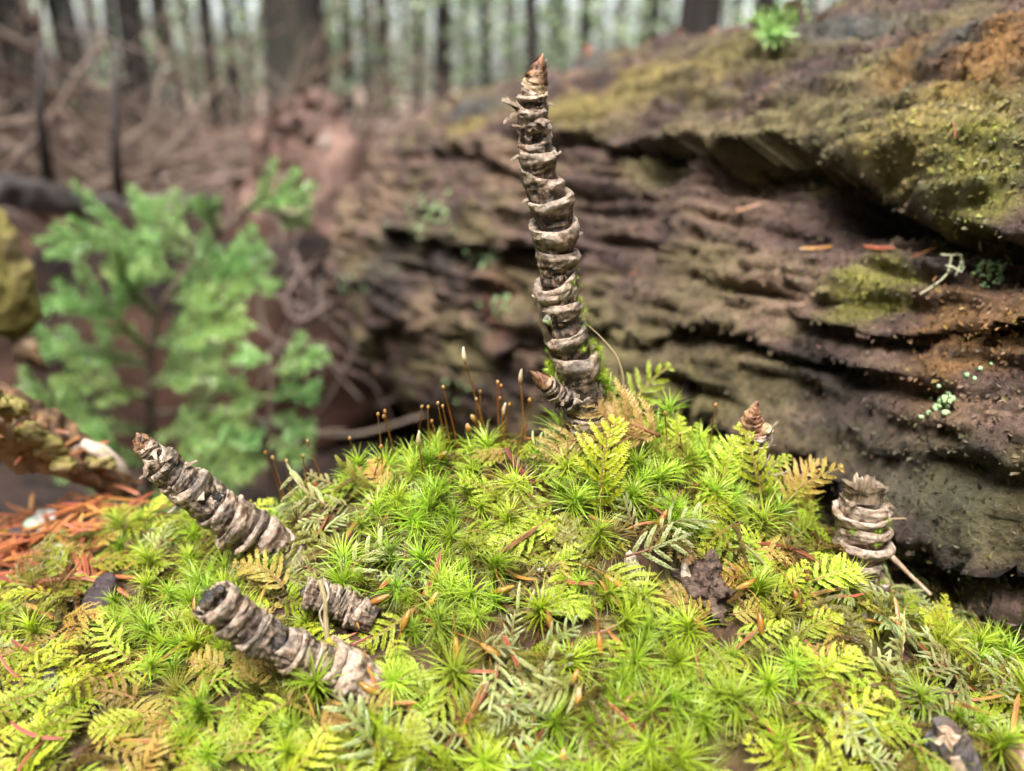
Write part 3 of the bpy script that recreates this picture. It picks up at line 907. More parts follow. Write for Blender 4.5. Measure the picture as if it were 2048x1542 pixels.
# litter covered hummock behind the log end, with its own leaves
def hummock():
    c = at_y(625, 330, 1.25)
    gz = float(ground_z(np.array([c[0]]), np.array([c[1]]))[0])
    t = thing('rotten_stump', 'low reddish rotten stump heaped with dead leaves behind the log end', 'stump', (c[0], c[1], gz))
    lump('stump_wood', (0, 0, 0.0), (0.125, 0.12, c[2] - gz + 0.085), 0.35, 14, 80, M['stump'], None, None, parent=t)
    r = np.random.default_rng(81)
    mb = MB()
    for k in range(420):
        a, b = r.uniform(0, 2 * math.pi), r.uniform(0.0, 1.5)
        d = np.array([math.cos(a) * math.cos(b) * 0.13, math.sin(a) * math.cos(b) * 0.125, math.sin(b) * (c[2] - gz + 0.09)])
        g = unit(r.normal(size=3))
        s = unit(np.cross(g, r.normal(size=3)))
        z = r.uniform(0.012, 0.035)
        mb.add([d, d + g * z * .5 + s * z * .35, d + g * z, d + g * z * .5 - s * z * .35], [[0, 1, 2, 3]], t=r.random(), rnd=r.random())
    o = obj('leaf_heap', mb.mesh('leaf_heap', False), M['darkleaf'], t)
    o['kind'] = 'stuff'
hummock()

def branch_thing(name, label, cat, pts, r0, r1, material, group=None, twigs=0, seed=0, tl=0.25):
    r = np.random.default_rng(seed)
    P = np.array([at_y(*q) for q in pts])
    t = thing(name, label, cat, P[0], group)
    C = smooth_path(P, 24) - P[0]
    mb = MB()
    tube(mb, C, np.linspace(r0, r1, 24) * (.6 if r0 > .004 else 1), 9, r0 * 0.3, 3.0 / r0 * 0.1, seed)
    obj('stem', mb.mesh('stem'), material, t)
    L = np.linalg.norm(C[-1])
    for k in range(twigs):
        i = r.integers(4, 22)
        d = unit(unit(C[-1]) * 0.6 + r.normal(size=3) * [1, .5, 1] * 0.8)
        q = np.linspace(0, 1, 8)
        Ct = C[i] + d * (q * L * tl * r.uniform(.4, 1.1))[:, None] + np.array([0, 0, -1]) * (q ** 2 * L * 0.03)[:, None]
        m2 = MB()
        tube(m2, Ct, np.linspace(r1 * 0.9 + r0 * .1, r1 * 0.25, 8), 6, 0, 1, seed)
        obj('twig', m2.mesh('twig'), material, t)
    return t

GB = 'dead branches across the gaps between trunks'
for k, (pts, r0, r1, tw) in enumerate([
        ([(-60, 30, 1.5), (150, 150, 1.6), (330, 260, 1.7), (470, 380, 1.8)], .013, .005, 7), ([(-40, 120, 1.3), (120, 200, 1.4), (260, 330, 1.5)], .009, .004, 6),
        ([(30, -40, 1.9), (110, 160, 1.9), (125, 430, 1.9)], .014, .008, 5), ([(120, 60, 2.2), (300, 110, 2.2), (480, 210, 2.3)], .011, .004, 6),
        ([(-40, 260, 1.4), (140, 230, 1.5), (330, 290, 1.6)], .010, .004, 6), ([(60, 420, 1.1), (230, 360, 1.2), (400, 300, 1.4), (520, 240, 1.6)], .010, .004, 5),
        ([(150, 460, 1.0), (330, 420, 1.05), (470, 340, 1.2)], .009, .004, 4), ([(330, 20, 2.0), (370, 200, 2.0), (440, 330, 1.9)], .010, .004, 5),
        ([(560, 200, 3.0), (640, 140, 3.0), (720, 100, 3.1)], .012, .005, 3), ([(200, 330, 1.3), (300, 240, 1.5), (330, 100, 1.7)], .008, .004, 5), ([(20, 330, 1.2), (90, 250, 1.3), (210, 60, 1.5)], .008, .004, 5),
        ([(250, 420, 1.3), (420, 360, 1.3), (560, 350, 1.35)], .011, .006, 3)]):
    branch_thing('dead_branch', 'bare brown dead branch leaning across the gaps between blurred trunks', 'branch', pts, r0, r1, M['twigbark'] if k % 3 else M['root'], GB, tw, 90 + k)

def brush():
    """dead twigs and brushwood, too many to tell apart"""
    r = np.random.default_rng(97)
    mb = MB()
    for k in range(420):
        y = r.uniform(1.5, 5.0)
        x = (r.uniform(-.75, -.16) if r.random() < .75 else r.uniform(-.75, .5)) * y
        z = float(ground_z(np.array([x]), np.array([y]))[0])
        L = r.uniform(.15, .75) * (.6 + y * .22)
        d = unit(np.array([r.normal() * .9, r.normal() * .4, r.uniform(.05, 1.2)]))
        q = np.linspace(0, 1, 6)
        C = np.array([x, y, z + r.uniform(0, .12)]) + d * (L * q)[:, None] + np.array([r.normal() * .2, 0, -.25]) * (L * q ** 2)[:, None]
        tube(mb, C, r.uniform(.003, .008) * (1 - .75 * q), 5, rnd=r.random())
    o = obj('dead_brushwood', mb.mesh('dead_brushwood'), M['twigbark'])
    tag(o, 'tangled mass of brown dead twigs on the far forest floor', 'brushwood', kind='stuff')
brush()

def dark_log():
    P = np.array([at_y(-160, 400, 0.95), at_y(40, 385, 1.0), at_y(210, 420, 1.1), at_y(430, 400, 1.3)])
    t = thing('windfall_log', 'dark grey fallen trunk lying behind the young spruce', 'log', P[0])
    mb = MB()
    tube(mb, smooth_path(P, 40) - P[0], np.linspace(0.024, 0.016, 40), 22, 0.016, 40, 4)
    obj('trunk', mb.mesh('trunk'), M['dark_log'], t)
    for q in range(3):
        m2 = MB()
        b = smooth_path(P, 40)[8 + q * 10] - P[0]
        tube(m2, b + np.array([[0, 0, 0.02], [0.02, -.03, .09], [0.05, -.05, .15 + .03 * q]]), [0.009, .006, .003], 8, 0.001, 40, q)
        obj('branch_stub', m2.mesh('branch_stub'), M['dark_log'], t)
dark_log()

# ================================================================== moss shoots (shared meshes)
def tuft_mesh(seed, n=64, L=0.0070, stem=0.0035, upright=0.0):
    r = np.random.default_rng(seed)
    mb = MB()
    sw = r.normal(size=2) * 0.35
    tube(mb, np.array([[0, 0, -0.003], [0, 0, 0], [0, 0, stem]]), [0.0003, 0.0003, 0.0002], 5, rnd=0.0)
    for i in range(n):
        q = (i + r.random()) / n
        a = i * 2.39996 + r.normal() * 0.35
        el = R(86) * q ** 0.75 * (1 - 0.2 * r.random()) + R(8) + upright * (1 - q)
        el = min(el, R(88))
        l = L * (0.62 + 0.38 * (1 - abs(q - 0.45) * 1.3)) * r.uniform(0.75, 1.15)
        k = 6
        s = np.linspace(0, 1, k)
        out = np.array([math.cos(a), math.sin(a), 0])
        side = np.array([-math.sin(a), math.cos(a), 0])
        bend = r.uniform(0.45, 1.35) * (1 - 0.25 * q)
        ang = el - bend * s * 1.25
        curl = r.normal() * 0.5 + sw[0] * math.sin(a) + sw[1] * math.cos(a)
        ds = l / (k - 1)
        C = [np.array([0, 0, stem * (0.15 + 0.85 * q)])]
        for j in range(1, k):
            d = out * math.cos(ang[j]) + np.array([0, 0, 1]) * math.sin(ang[j]) + side * curl * s[j] * 0.8
            C.append(C[-1] + unit(d) * ds)
        w = np.array([0.9, 1.0, 0.85, 0.62, 0.36, 0.06]) * 0.00022 * r.uniform(0.75, 1.2)
        tw = unit(side + np.array([0, 0, 1]) * r.normal() * 0.4)
        mb.add(np.stack([np.array(C) - tw * w[:, None] / 2, np.array(C) + tw * w[:, None] / 2], 1).reshape(-1, 3), grid_faces(k, 2, False),
               t=np.repeat(0.15 + 0.45 * q + 0.40 * s, 2), rnd=0.0)
    return mb

def leaflets(mb, C, T, S, Nn, ln, wd, ang, n, r, t0, t1, lift=0.25, both=True):
    """small pointed leaves set alternately along an axis"""
    m = n
    idx = np.linspace(0, len(C) - 1.001, m)
    i0 = idx.astype(int)
    f = (idx - i0)[:, None]
    P = C[i0] * (1 - f) + C[i0 + 1] * f
    Tt, Ss, Nv = T[i0], S[i0], Nn[i0]
    taper = np.interp(np.linspace(0, 1, m), [0, .12, .7, 1], [.55, 1, .85, .45])[:, None]
    for sg in ((1, -1) if both else (1,)):
        l = ln * taper * r.uniform(0.8, 1.2, (m, 1))
        d = unit(Tt * math.cos(ang) + Ss * sg * math.sin(ang) + Nv * (lift + r.normal(size=(m, 1)) * 0.25))
        s = unit(np.cross(d, Nv)) * (wd * taper * 0.5)
        off = Tt * (ln * 0.12 * sg)
        b = P + off
        V = np.stack([b, b + d * l * 0.42 + s, b + d * l + Nv * l * 0.10 * r.normal(size=(m, 1)), b + d * l * 0.42 - s], 1)
        tv = np.linspace(t0, t1, m)[:, None] + np.array([[-0.12, 0, 0.14, 0]])
        mb.add(V.reshape(-1, 3), np.arange(m * 4).reshape(m, 4), t=np.clip(tv, 0, 1).reshape(-1), rnd=0.0)

def fern_mesh(seed, L=0.0125, W=0.0042, npin=8):
    """flat feathered frond: returns the stalk and the leafy blade"""
    r = np.random.default_rng(seed)
    st, bl = MB(), MB()
    k = 16
    s = np.linspace(0, 1, k)
    droop = r.uniform(0.15, 0.6)
    sway = r.normal() * 0.22
    C = np.stack([L * sway * s ** 2, L * (s - 0.10 * droop * s ** 3), L * (0.30 * s - droop * 0.75 * s ** 2)], -1)
    T = unit(np.gradient(C, axis=0))
    S = unit(np.cross(T, [0, 0, 1.0]))
    Nn = np.cross(S, T)
    tube(st, C, np.linspace(0.00022, 0.00008, k), 5, rnd=0.0)
    leaflets(bl, C, T, S, Nn, 0.0009, 0.00045, R(35), 26, r, 0.4, 0.9)
    for j in range(npin):
        q = 0.06 + 0.90 * j / (npin - 1)
        i = q * (k - 1)
        i0 = min(int(i), k - 2)
        b = C[i0] + (C[i0 + 1] - C[i0]) * (i - i0)
        t, sd, nn = T[i0], S[i0], Nn[i0]
        for sg in (1, -1):
            ln = W * math.sin(math.pi * (0.18 + 0.80 * q ** 0.85)) ** 0.8 * r.uniform(0.78, 1.15)
            if r.random() < 0.05:
                continue
            a = R(62 - 24 * q) + r.normal() * 0.09
            kk = 7
            u = np.linspace(0, 1, kk)
            d0 = t * math.cos(a) + sd * sg * math.sin(a)
            dz = r.normal() * 0.16 + 0.10
            P = b + d0 * (ln * u)[:, None] + t * (ln * 0.18 * u ** 2)[:, None] + nn * (ln * (dz * u - 0.42 * u ** 2))[:, None]
            Tp = unit(np.gradient(P, axis=0))
            Sp = unit(np.cross(Tp, nn))
            Np = np.cross(Sp, Tp)
            ribbon(bl, P - Np * 0.00004, Sp, np.linspace(.00026, .00010, kk), rnd=0.0)
            leaflets(bl, P, Tp, Sp, Np, 0.00092, 0.00044, R(44), max(5, int(ln / 0.00032)), r, 0.40 + 0.2 * q, 0.80 + 0.18 * q)
    return st, bl

def feather_mesh(seed, L=0.015, nb=8):
    """round, braided branches on a reddish stalk"""
    r = np.random.default_rng(seed)
    st, bl = MB(), MB()
    k = 18
    s = np.linspace(0, 1, k)
    sway, droop = r.normal() * 0.3, r.uniform(0.1, 0.7)
    C = np.stack([L * sway * s ** 2, L * s, L * (0.35 * s - droop * 0.6 * s ** 2)], -1)
    def scales(C, rad, ln, wd, t0, t1):
        T, N, B = frames(C, (0.05, 0.02, 1.0))
        m = max(6, int(np.sum(np.linalg.norm(np.diff(C, axis=0), axis=1)) / 0.00034))
        idx = np.linspace(0, len(C) - 1.001, m)
        i0 = idx.astype(int)
        f = (idx - i0)[:, None]
        P = C[i0] * (1 - f) + C[i0 + 1] * f
        tp = np.interp(np.linspace(0, 1, m), [0, .15, .75, 1], [.7, 1, .85, .35])[:, None]
        for q in range(4):
            a = q * math.pi / 2 + np.arange(m)[:, None] * 0.8 + r.normal(size=(m, 1)) * 0.2
            D = N[i0] * np.cos(a) + B[i0] * np.sin(a)
            S = -N[i0] * np.sin(a) + B[i0] * np.cos(a)
            b = P + D * rad * tp * 0.5
            l = ln * tp * r.uniform(.85, 1.15, (m, 1))
            w = wd * tp * 0.5
            V = np.stack([b, b + T[i0] * l * .45 + D * rad * tp * .75 + S * w, b + T[i0] * l + D * rad * tp * .55, b + T[i0] * l * .45 + D * rad * tp * .75 - S * w], 1)
            tv = np.linspace(t0, t1, m)[:, None] + np.array([[-.25, 0, .2, 0]])
            bl.add(V.reshape(-1, 3), np.arange(m * 4).reshape(m, 4), t=np.clip(tv, 0, 1).reshape(-1), rnd=0.0)
    tube(st, C, np.linspace(0.00026, 0.0001, k), 5, rnd=0.0)
    scales(C[6:], 0.00030, 0.0009, 0.0005, 0.25, 0.9)
    for j in range(nb):
        q = 0.15 + 0.80 * j / nb
        i0 = int(q * (k - 1))
        sg = 1 if j % 2 else -1
        ln = r.uniform(0.0035, 0.0072) * (1.1 - 0.55 * q)
        d = unit(np.array([sg * r.uniform(.7, 1.1), r.uniform(.35, .8), r.uniform(-.05, .35)]))
        u = np.linspace(0, 1, 9)
        P = C[i0] + d * (ln * u)[:, None] + np.array([0, 0.35, -0.55]) * (ln * u ** 2 * r.uniform(.5, 1.1))[:, None]
        scales(P, 0.00036, 0.00095, 0.00056, 0.35, 0.95)
    return st, bl

TUFT_B = [tuft_mesh(s, n=70 + 5 * (s % 4), L=0.0062 + 0.0005 * (s % 3), upright=R(25) if s % 3 == 0 else 0) for s in range(8)]
FERN_B = [fern_mesh(100 + s, 0.0125 + 0.0012 * (s % 4), 0.0046 + 0.0005 * (s % 3)) for s in range(9)]
FEAT_B = [feather_mesh(200 + s, 0.012 + 0.0014 * (s % 4), 7 + s % 4) for s in range(8)]
def keep_mats(me, m):
    me.materials.append(m)
    return me
TUFT = [keep_mats(b.mesh('moss_tuft', False), M['cushion']) for b in TUFT_B]
FERN = [(keep_mats(a.mesh('stalk'), M['red_stem']), keep_mats(b.mesh('leaf_blade', False), M['fern'])) for a, b in FERN_B]
FERN_GOLD = [(a, keep_mats(b[1].mesh('leaf_blade', False), M['fern_gold'])) for (a, _), b in zip(FERN, FERN_B)]
FERN_TAN = [(a, keep_mats(b[1].mesh('leaf_blade', False), M['fern_tan'])) for (a, _), b in zip(FERN[:3], FERN_B[:3])]
FEAT = [(keep_mats(a.mesh('stalk'), M['red_stem']), keep_mats(b.mesh('leaf_braid', False), M['feather'])) for a, b in FEAT_B]

def basis(z, y_hint):
    z = unit(z)
    y = y_hint - z * np.dot(y_hint, z)
    y = unit(y)
    x = np.cross(y, z)
    return x, y, z

def place(o, p, z, yh, s=1.0):
    x, y, z = basis(np.asarray(z, float), np.asarray(yh, float))
    m = Matrix(((x[0] * s, y[0] * s, z[0] * s, p[0]), (x[1] * s, y[1] * s, z[1] * s, p[1]), (x[2] * s, y[2] * s, z[2] * s, p[2]), (0, 0, 0, 1)))
    o.matrix_world = m
    return m

# where each kind of moss grows on the mound (given by landmarks in the photograph, held as places on the ground)
def spots(lst):
    out = []
    for px, py, rad, w in lst:
        p = on_mound(px, py)
        if p is not None:
            out.append((p[0], p[1], rad * 1e-4, w))
    return out
W_TUFT = spots([(260, 1060, 60, 1.6), (330, 1250, 100, 1.3), (420, 1330, 110, 1.5), (250, 1330, 70, .8), (500, 1430, 90, 1.0), (760, 1180, 70, .7), (820, 1260, 110, 1.8), (820, 1360, 90, 1.6), (640, 960, 60, 1.1),
                (820, 940, 80, 1.2), (900, 1000, 100, 1.6), (880, 1090, 110, 1.5), (1080, 960, 70, 1.2), (1250, 960, 110, 1.6), (1380, 1000, 110, 1.8), (1560, 1000, 80, 1.4), (1480, 1110, 80, 1.0), (1230, 1270, 110, 1.4), (1060, 1260, 60, .7),
                (1330, 1420, 100, 1.6), (1500, 1400, 70, .9), (1560, 1330, 50, .7), (1850, 1440, 70, 1.2), (1980, 1330, 110, 1.4), (1930, 1180, 90, 1.1), (1250, 1530, 110, 1.2), (620, 1500, 110, 1.0), (1080, 1450, 80, .7), (940, 1180, 80, 1.0)])
W_FERN = spots([(330, 1000, 90, 1.4), (200, 1060, 80, 1.0), (120, 1200, 110, 1.5), (200, 1290, 110, 1.5), (60, 1380, 110, 1.7), (320, 1460, 130, 1.7), (120, 1480, 120, 1.8), (450, 1510, 90, 1.2), (540, 1220, 60, 1.2), (550, 1360, 70, 1.2),
                (1200, 950, 50, 1.1), (1050, 1060, 100, 1.3), (1130, 1100, 60, 1.0), (1420, 1080, 70, 1.3), (1560, 1130, 100, 1.4), (1440, 1140, 60, 1.2), (1110, 1210, 80, 1.1), (1160, 1300, 70, 1.1), (1600, 1320, 120, 1.8), (1450, 1370, 90, 1.4),
                (1560, 1190, 70, 1.2), (1660, 1240, 60, 1.2), (1480, 1480, 110, 1.3), (860, 1480, 80, 1.3), (720, 1490, 90, 1.0), (1700, 1350, 80, 1.4), (1950, 1500, 80, 1.0), (1500, 920, 60, 1.8), (1620, 1030, 60, 1.2), (1020, 930, 80, .9), (1700, 1480, 80, 1.0)])
W_FEAT = spots([(620, 1000, 80, 1.5), (700, 1080, 90, 1.8), (800, 1140, 80, 1.4), (600, 1110, 80, 1.4), (1020, 1010, 50, .9), (1280, 1080, 80, 1.6), (1320, 1160, 60, 1.2), (1020, 1260, 80, 1.6), (1020, 1360, 90, 1.6), (1060, 1440, 90, 1.4), (960, 1480, 70, 1.0),
                (1660, 1180, 80, 1.2), (1780, 1220, 100, 1.6), (1880, 1270, 90, 1.6), (1700, 1420, 100, 1.7), (1800, 1340, 80, 1.4), (1200, 1390, 60, 1.0), (780, 1470, 60, .9), (1960, 1450, 80, 1.0), (520, 960, 50, .8), (1260, 1480, 60, .8)])
BARE = spots([(100, 1075, 150, 4.5), (60, 1140, 120, 3.5), (0, 1060, 150, 4.0), (60, 1020, 150, 4.0), (170, 1010, 70, 1.2), (210, 1205, 60, 1.1), (1400, 1185, 75, 1.3), (700, 1270, 60, 1.2), (660, 1200, 50, .8), (700, 1340, 50, .9), (1905, 1510, 60, .9), (60, 980, 120, 1.0), (1740, 1150, 60, .8), (100, 1310, 30, .8)])

GOLDEN = spots([(540, 1200, 35, .9), (330, 1420, 70, .6), (150, 1260, 50, .5), (560, 1370, 50, .6), (1640, 1230, 60, .8), (1400, 1250, 50, .8), (1180, 1370, 40, .5), (60, 1320, 50, .5), (1880, 1490, 60, .4), (250, 1500, 60, .5), (1600, 1010, 50, .8)])
def field(sp, x, y):
    f = np.zeros_like(x)
    for a, b, r, w in sp:
        f = f + w * np.exp(-(((x - a) / r) ** 2 + ((y - b) / (r * 0.8)) ** 2))
    return f

def scatter(n_try, rmin, seed, x0=-0.125, x1=0.125, y0=0.088, y1=0.205):
    r = np.random.default_rng(seed)
    X, Y = r.uniform(x0, x1, n_try), r.uniform(y0, y1, n_try)
    keep = Y < np.interp(X, CX, CY) + 0.008
    X, Y = X[keep], Y[keep]
    Z = mound_z(X, Y)
    P = np.stack([X, Y, Z], -1)
    sel = []
    grid = {}
    c = rmin
    for i in range(len(P)):
        key = tuple(np.floor(P[i] / c).astype(int))
        ok = True
        for dx in (-1, 0, 1):
            for dy in (-1, 0, 1):
                for dz in (-1, 0, 1):
                    for j in grid.get((key[0] + dx, key[1] + dy, key[2] + dz), ()):
                        if np.sum((P[i] - P[j]) ** 2) < c * c:
                            ok = False
                            break
        if ok:
            grid.setdefault(key, []).append(i)
            sel.append(i)
    return P[sel]

def pix(P):
    v = P - CAM
    d = v @ FWD
    return 1024 + FPX * (v @ RIGHT) / d, 771 - FPX * (v @ UP) / d

CAPS = []           # stems and other things the moss grows around: axis points, radius
def clear_ok(P):
    ok = np.ones(len(P), dtype=bool)
    for A, rr in CAPS:
        for q in A:
            ok &= np.sum((P - q) ** 2, 1) > rr * rr
    return ok

# ================================================================== ringed stems
class Axis:
    def __init__(self, P, Rr):
        self.C = smooth_path(P, 160)
        seg = np.linalg.norm(np.diff(self.C, axis=0), axis=1)
        self.s = np.concatenate([[0], np.cumsum(seg)])
        self.L = self.s[-1]
        self.T, self.N, self.B = frames(self.C)
        self.r = np.interp(np.linspace(0, 1, 160), np.linspace(0, 1, len(Rr)), Rr)
    def at(self, s):
        sc = np.clip(s, 0, self.L)
        f = lambda A: np.stack([np.interp(sc, self.s, A[:, k]) for k in range(3)], -1)
        T = unit(f(self.T))
        return f(self.C) + T * (s - sc)[..., None], T, unit(f(self.N)), unit(f(self.B))
    def rad(self, s):
        return np.interp(s, self.s, self.r)

def segment(ax, s0, s1, phi, tilt, flare, seed, origin, pale=0.0, wet=0.0, hollow=0.0, jag=0.06, neck=0.80, ns=76, ring=False):
    r = np.random.default_rng(seed)
    a = np.linspace(0, 2 * math.pi, ns, endpoint=False)
    rm = float(ax.rad(0.5 * (s0 + s1)))
    r0, r1 = float(ax.rad(s0)), float(ax.rad(s1))
    lip = 0.12 + 0.88 * np.clip(0.5 + 0.5 * np.cos(a - phi), 0, 1) ** 1.6
    if ring:
        lip = lip * 0 + 1
    edge = jag * rm * 0.7 * fbm(np.stack([np.cos(a) * 2.2, np.sin(a) * 2.2, a * 0 + seed], -1), 4, seed)
    top = s1 - tilt * rm * np.cos(a - phi) + edge
    low = s0 - (tilt + 0.30) * rm
    rows = []
    vo = np.array([0, .12, .22, .31, .39, .46, .53, .59, .65, .71, .77, .83, .89, .95, 1.0])
    for v in vo:
        s = low + (top - low) * v
        rad = (r0 + (r1 - r0) * v) * (neck + (0.96 - neck) * v + flare * lip * sstep(.30, .86, v) * (1 - .28 * sstep(.84, 1.0, v)))
        rows.append((s, rad, v, float(sstep(.80, .92, v))))
    rimr = rows[-1][1]
    depth = hollow if hollow > 0 else 0.16
    for q, (fr, ds) in enumerate([(0.94, .16), (0.88, .10), (0.82, -.15), (0.76, -.55), (0.68, -1.0), (0.45, -1.3), (0.05, -1.4)]):
        rows.append((top + ds * depth * rm, rimr * fr, 1.0, (1.0 if q < 4 else .3) if (hollow == 0 or q < 3) else 0.0))
    S = np.array([x[0] for x in rows])
    RR = np.array([x[1] for x in rows])
    P, T, N, B = ax.at(S)
    D = N * np.cos(a)[None, :, None] + B * np.sin(a)[None, :, None]
    sh = r.normal(size=2) * 0.055 * rm
    gr = np.clip(np.array([x[2] for x in rows]), 0, 1) ** 0.7
    RR = RR * (1 + (r.uniform(0.86, 1.08) - 1) * gr[:, None])
    P0 = P + D * RR[..., None] + (N * sh[0] + B * sh[1]) * gr[:, None, None]
    seedv = np.array([seed * 1.7, seed * 0.3, 0])
    A3 = np.stack([np.cos(a)[None] * np.ones_like(S), np.sin(a)[None] * np.ones_like(S), S / rm], -1)
    lum = fbm(A3 * [1.3, 1.3, 0.9] + seedv, 3, 7)
    fibr = fbm(A3 * [7, 7, 0.9] + seedv, 3, 8)
    fine = fbm(A3 * [5, 5, 6] + seedv, 3, 9)
    wrk = fbm(A3 * [1.6, 1.6, 7] + seedv, 3, 10)
    wr = np.ones(len(rows)); wr[len(vo) + 3:] = 0.3
    P1 = P0 + D * ((0.13 * lum + 0.030 * fibr + 0.075 * fine + 0.075 * wrk) * rm * wr[:, None])[..., None]
    h = np.repeat(np.array([x[2] for x in rows]), ns)
    scar = np.repeat(np.array([x[3] for x in rows]), ns)
    lipf = np.clip(np.tile(-0.30 + 1.7 * lip, len(rows)) + 0.6 * lum.reshape(-1), 0, 1)
    n = len(rows) * ns
    F = grid_faces(len(rows), ns, True)
    dphi = np.tile(np.angle(np.exp(1j * (a - phi))), len(rows))
    sp = 1 - sstep(.55, 1.15, (dphi / .95) ** 2 + ((h - .88) / .30) ** 2 + .5 * lum.reshape(-1) + .35 * fine.reshape(-1))
    scar = np.maximum(scar, sp * (.35 + .65 * r.random()))
    lipf = np.maximum(lipf, sp)
    if ring:
        lipf = np.ones_like(lipf)
    return mk_mesh('stem_segment', P1.reshape(-1, 3) - origin, F, True,
                   {'scar': scar * lipf, 'h': h, 'fib': (fibr.reshape(-1) * 0.45 + wrk.reshape(-1) * .6 + 0.5), 'pale': np.full(n, pale), 'wet': np.full(n, wet)})

def flake(parent, ax, s, phi, ln, w, seed, origin, material, out=1.0, name='bark_flake'):
    r = np.random.default_rng(seed)
    P, T, N, B = ax.at(np.array([s]))
    D = N[0] * math.cos(phi) + B[0] * math.sin(phi)
    S = unit(np.cross(T[0], D))
    rr = float(ax.rad(s))
    k = 6
    u = np.linspace(0, 1, k)
    d = unit(D * out + T[0] * r.uniform(-.5, .9) + S * r.normal() * 0.4)
    C = P[0] + D * rr * 0.88 + d * (ln * u)[:, None] + T[0] * (ln * 0.35 * u ** 2 * r.normal())[:, None]
    ww = w * np.array([1, 1.1, .95, .7, .45, .08]) * (1 + 0.3 * r.normal(size=k))
    nn = unit(np.cross(d, S))
    V = np.stack([C - S * ww[:, None] / 2, C + nn * w * 0.2, C + S * ww[:, None] / 2], 1).reshape(-1, 3)
    V2 = V - nn * 0.00012
    F = grid_faces(k, 3, False)
    F2 = F[:, ::-1] + len(V)
    return obj(name, mk_mesh(name, np.concatenate([V, V2]) - origin, np.concatenate([F, F2]), True), material, parent)

def bud(parent, base, d, r0, L, origin, seed=0, nsc=5, material=None, tipbend=(0, 0, 0), name='bud'):
    r = np.random.default_rng(seed)
    d = unit(d)
    C = base + d * (L * np.linspace(0, 1, 20))[:, None] + np.asarray(tipbend) * (np.linspace(0, 1, 20) ** 2)[:, None]
    core = MB()
    v = np.linspace(0, 1, 20)
    tube(core, C, r0 * 0.86 * (1 - v) ** 0.75 + r0 * 0.02, 16, r0 * 0.16, 1.6 / r0, seed)
    b = obj(name, core.mesh(name, True, origin), material or M['bud'], parent)
    T, N, B = frames(C)
    for k in range(nsc):
        a0 = k * 2.39996 + r.random()
        v0, v1 = 0.02 + 0.09 * k, 0.55 + 0.10 * k
        vv = np.linspace(v0, min(v1, 1.02), 9)
        aw = R(95) * np.clip(1 - ((vv - v0) / (vv[-1] - v0)) ** 1.8, 0.02, 1)
        rr = r0 * (0.98 + 0.03 * k * 0) * (1 - np.clip(vv, 0, .985)) ** 0.72 + r0 * (0.10 + 0.05 * np.linspace(0, 1, 9))
        aa = np.linspace(-1, 1, 9)
        i = np.clip(vv * 19, 0, 18.99)
        i0 = i.astype(int)
        f = (i - i0)[:, None]
        Cc = C[i0] * (1 - f) + C[i0 + 1] * f
        A = a0 + aw[:, None] * aa[None]
        V = Cc[:, None] + (N[i0][:, None] * np.cos(A)[..., None] + B[i0][:, None] * np.sin(A)[..., None]) * (rr[:, None] * (1 + 0.08 * r.normal(size=A.shape) + .10 * np.abs(aa)[None] ** 3))[..., None]
        obj('bud_scale', mk_mesh('bud_scale', V.reshape(-1, 3) - origin, grid_faces(9, 9, False)), material or M['bud'], b)
    return b

def make_stem(name, label, path, widths, nodes, seed, pale=None, wet=None, tilt=0.22, flare=0.16, phis=None, hollow_top=0.0, cap_r=None, neck=0.80, group=None, jag=0.06):
    """path runs from the base upwards: (px, py, distance); nodes are arc fractions of the rims"""
    P = np.array([at_y(*q) for q in path])
    Rr = [wpx(p, w * 0.90) / 2 for p, w in zip(P, widths)]
    ax = Axis(P, Rr)
    origin = P[0].copy()
    t = thing(name, label, 'plant stem', origin, group)
    r = np.random.default_rng(seed)
    nodes = list(nodes)
    for i in range(len(nodes) - 1):
        f = (i + 0.5) / (len(nodes) - 1)
        ph = phis[i] if phis else (r.choice([-1, 1]) * r.uniform(0.1, 1.1) if r.random() < .75 else r.uniform(1.2, 2.6))
        last = i == len(nodes) - 2
        me = segment(ax, nodes[i] * ax.L, nodes[i + 1] * ax.L, ph, tilt * r.uniform(0.2, 1.9), flare * r.uniform(0.25, 1.7), seed * 31 + i, origin,
                     pale(f) if pale else 0.0, wet(f) if wet else 0.0, hollow_top if last else 0.0, jag * r.uniform(.7, 1.6), neck + r.uniform(-.05, .08))
        obj('stem_segment', me, M['stem'], t)
    CAPS.append((ax.C[::8], cap_r or float(np.mean(Rr)) * 0.95))
    return t, ax, origin

def frac(path_pts, pys):
    P = np.array([at_y(*q) for q in path_pts])
    C = smooth_path(P, 400)
    _, py = pix(C)
    s = np.concatenate([[0], np.cumsum(np.linalg.norm(np.diff(C, axis=0), axis=1))])
    s /= s[-1]
    o = np.argsort(py)
    return [float(np.interp(y, py[o], s[o])) for y in pys]

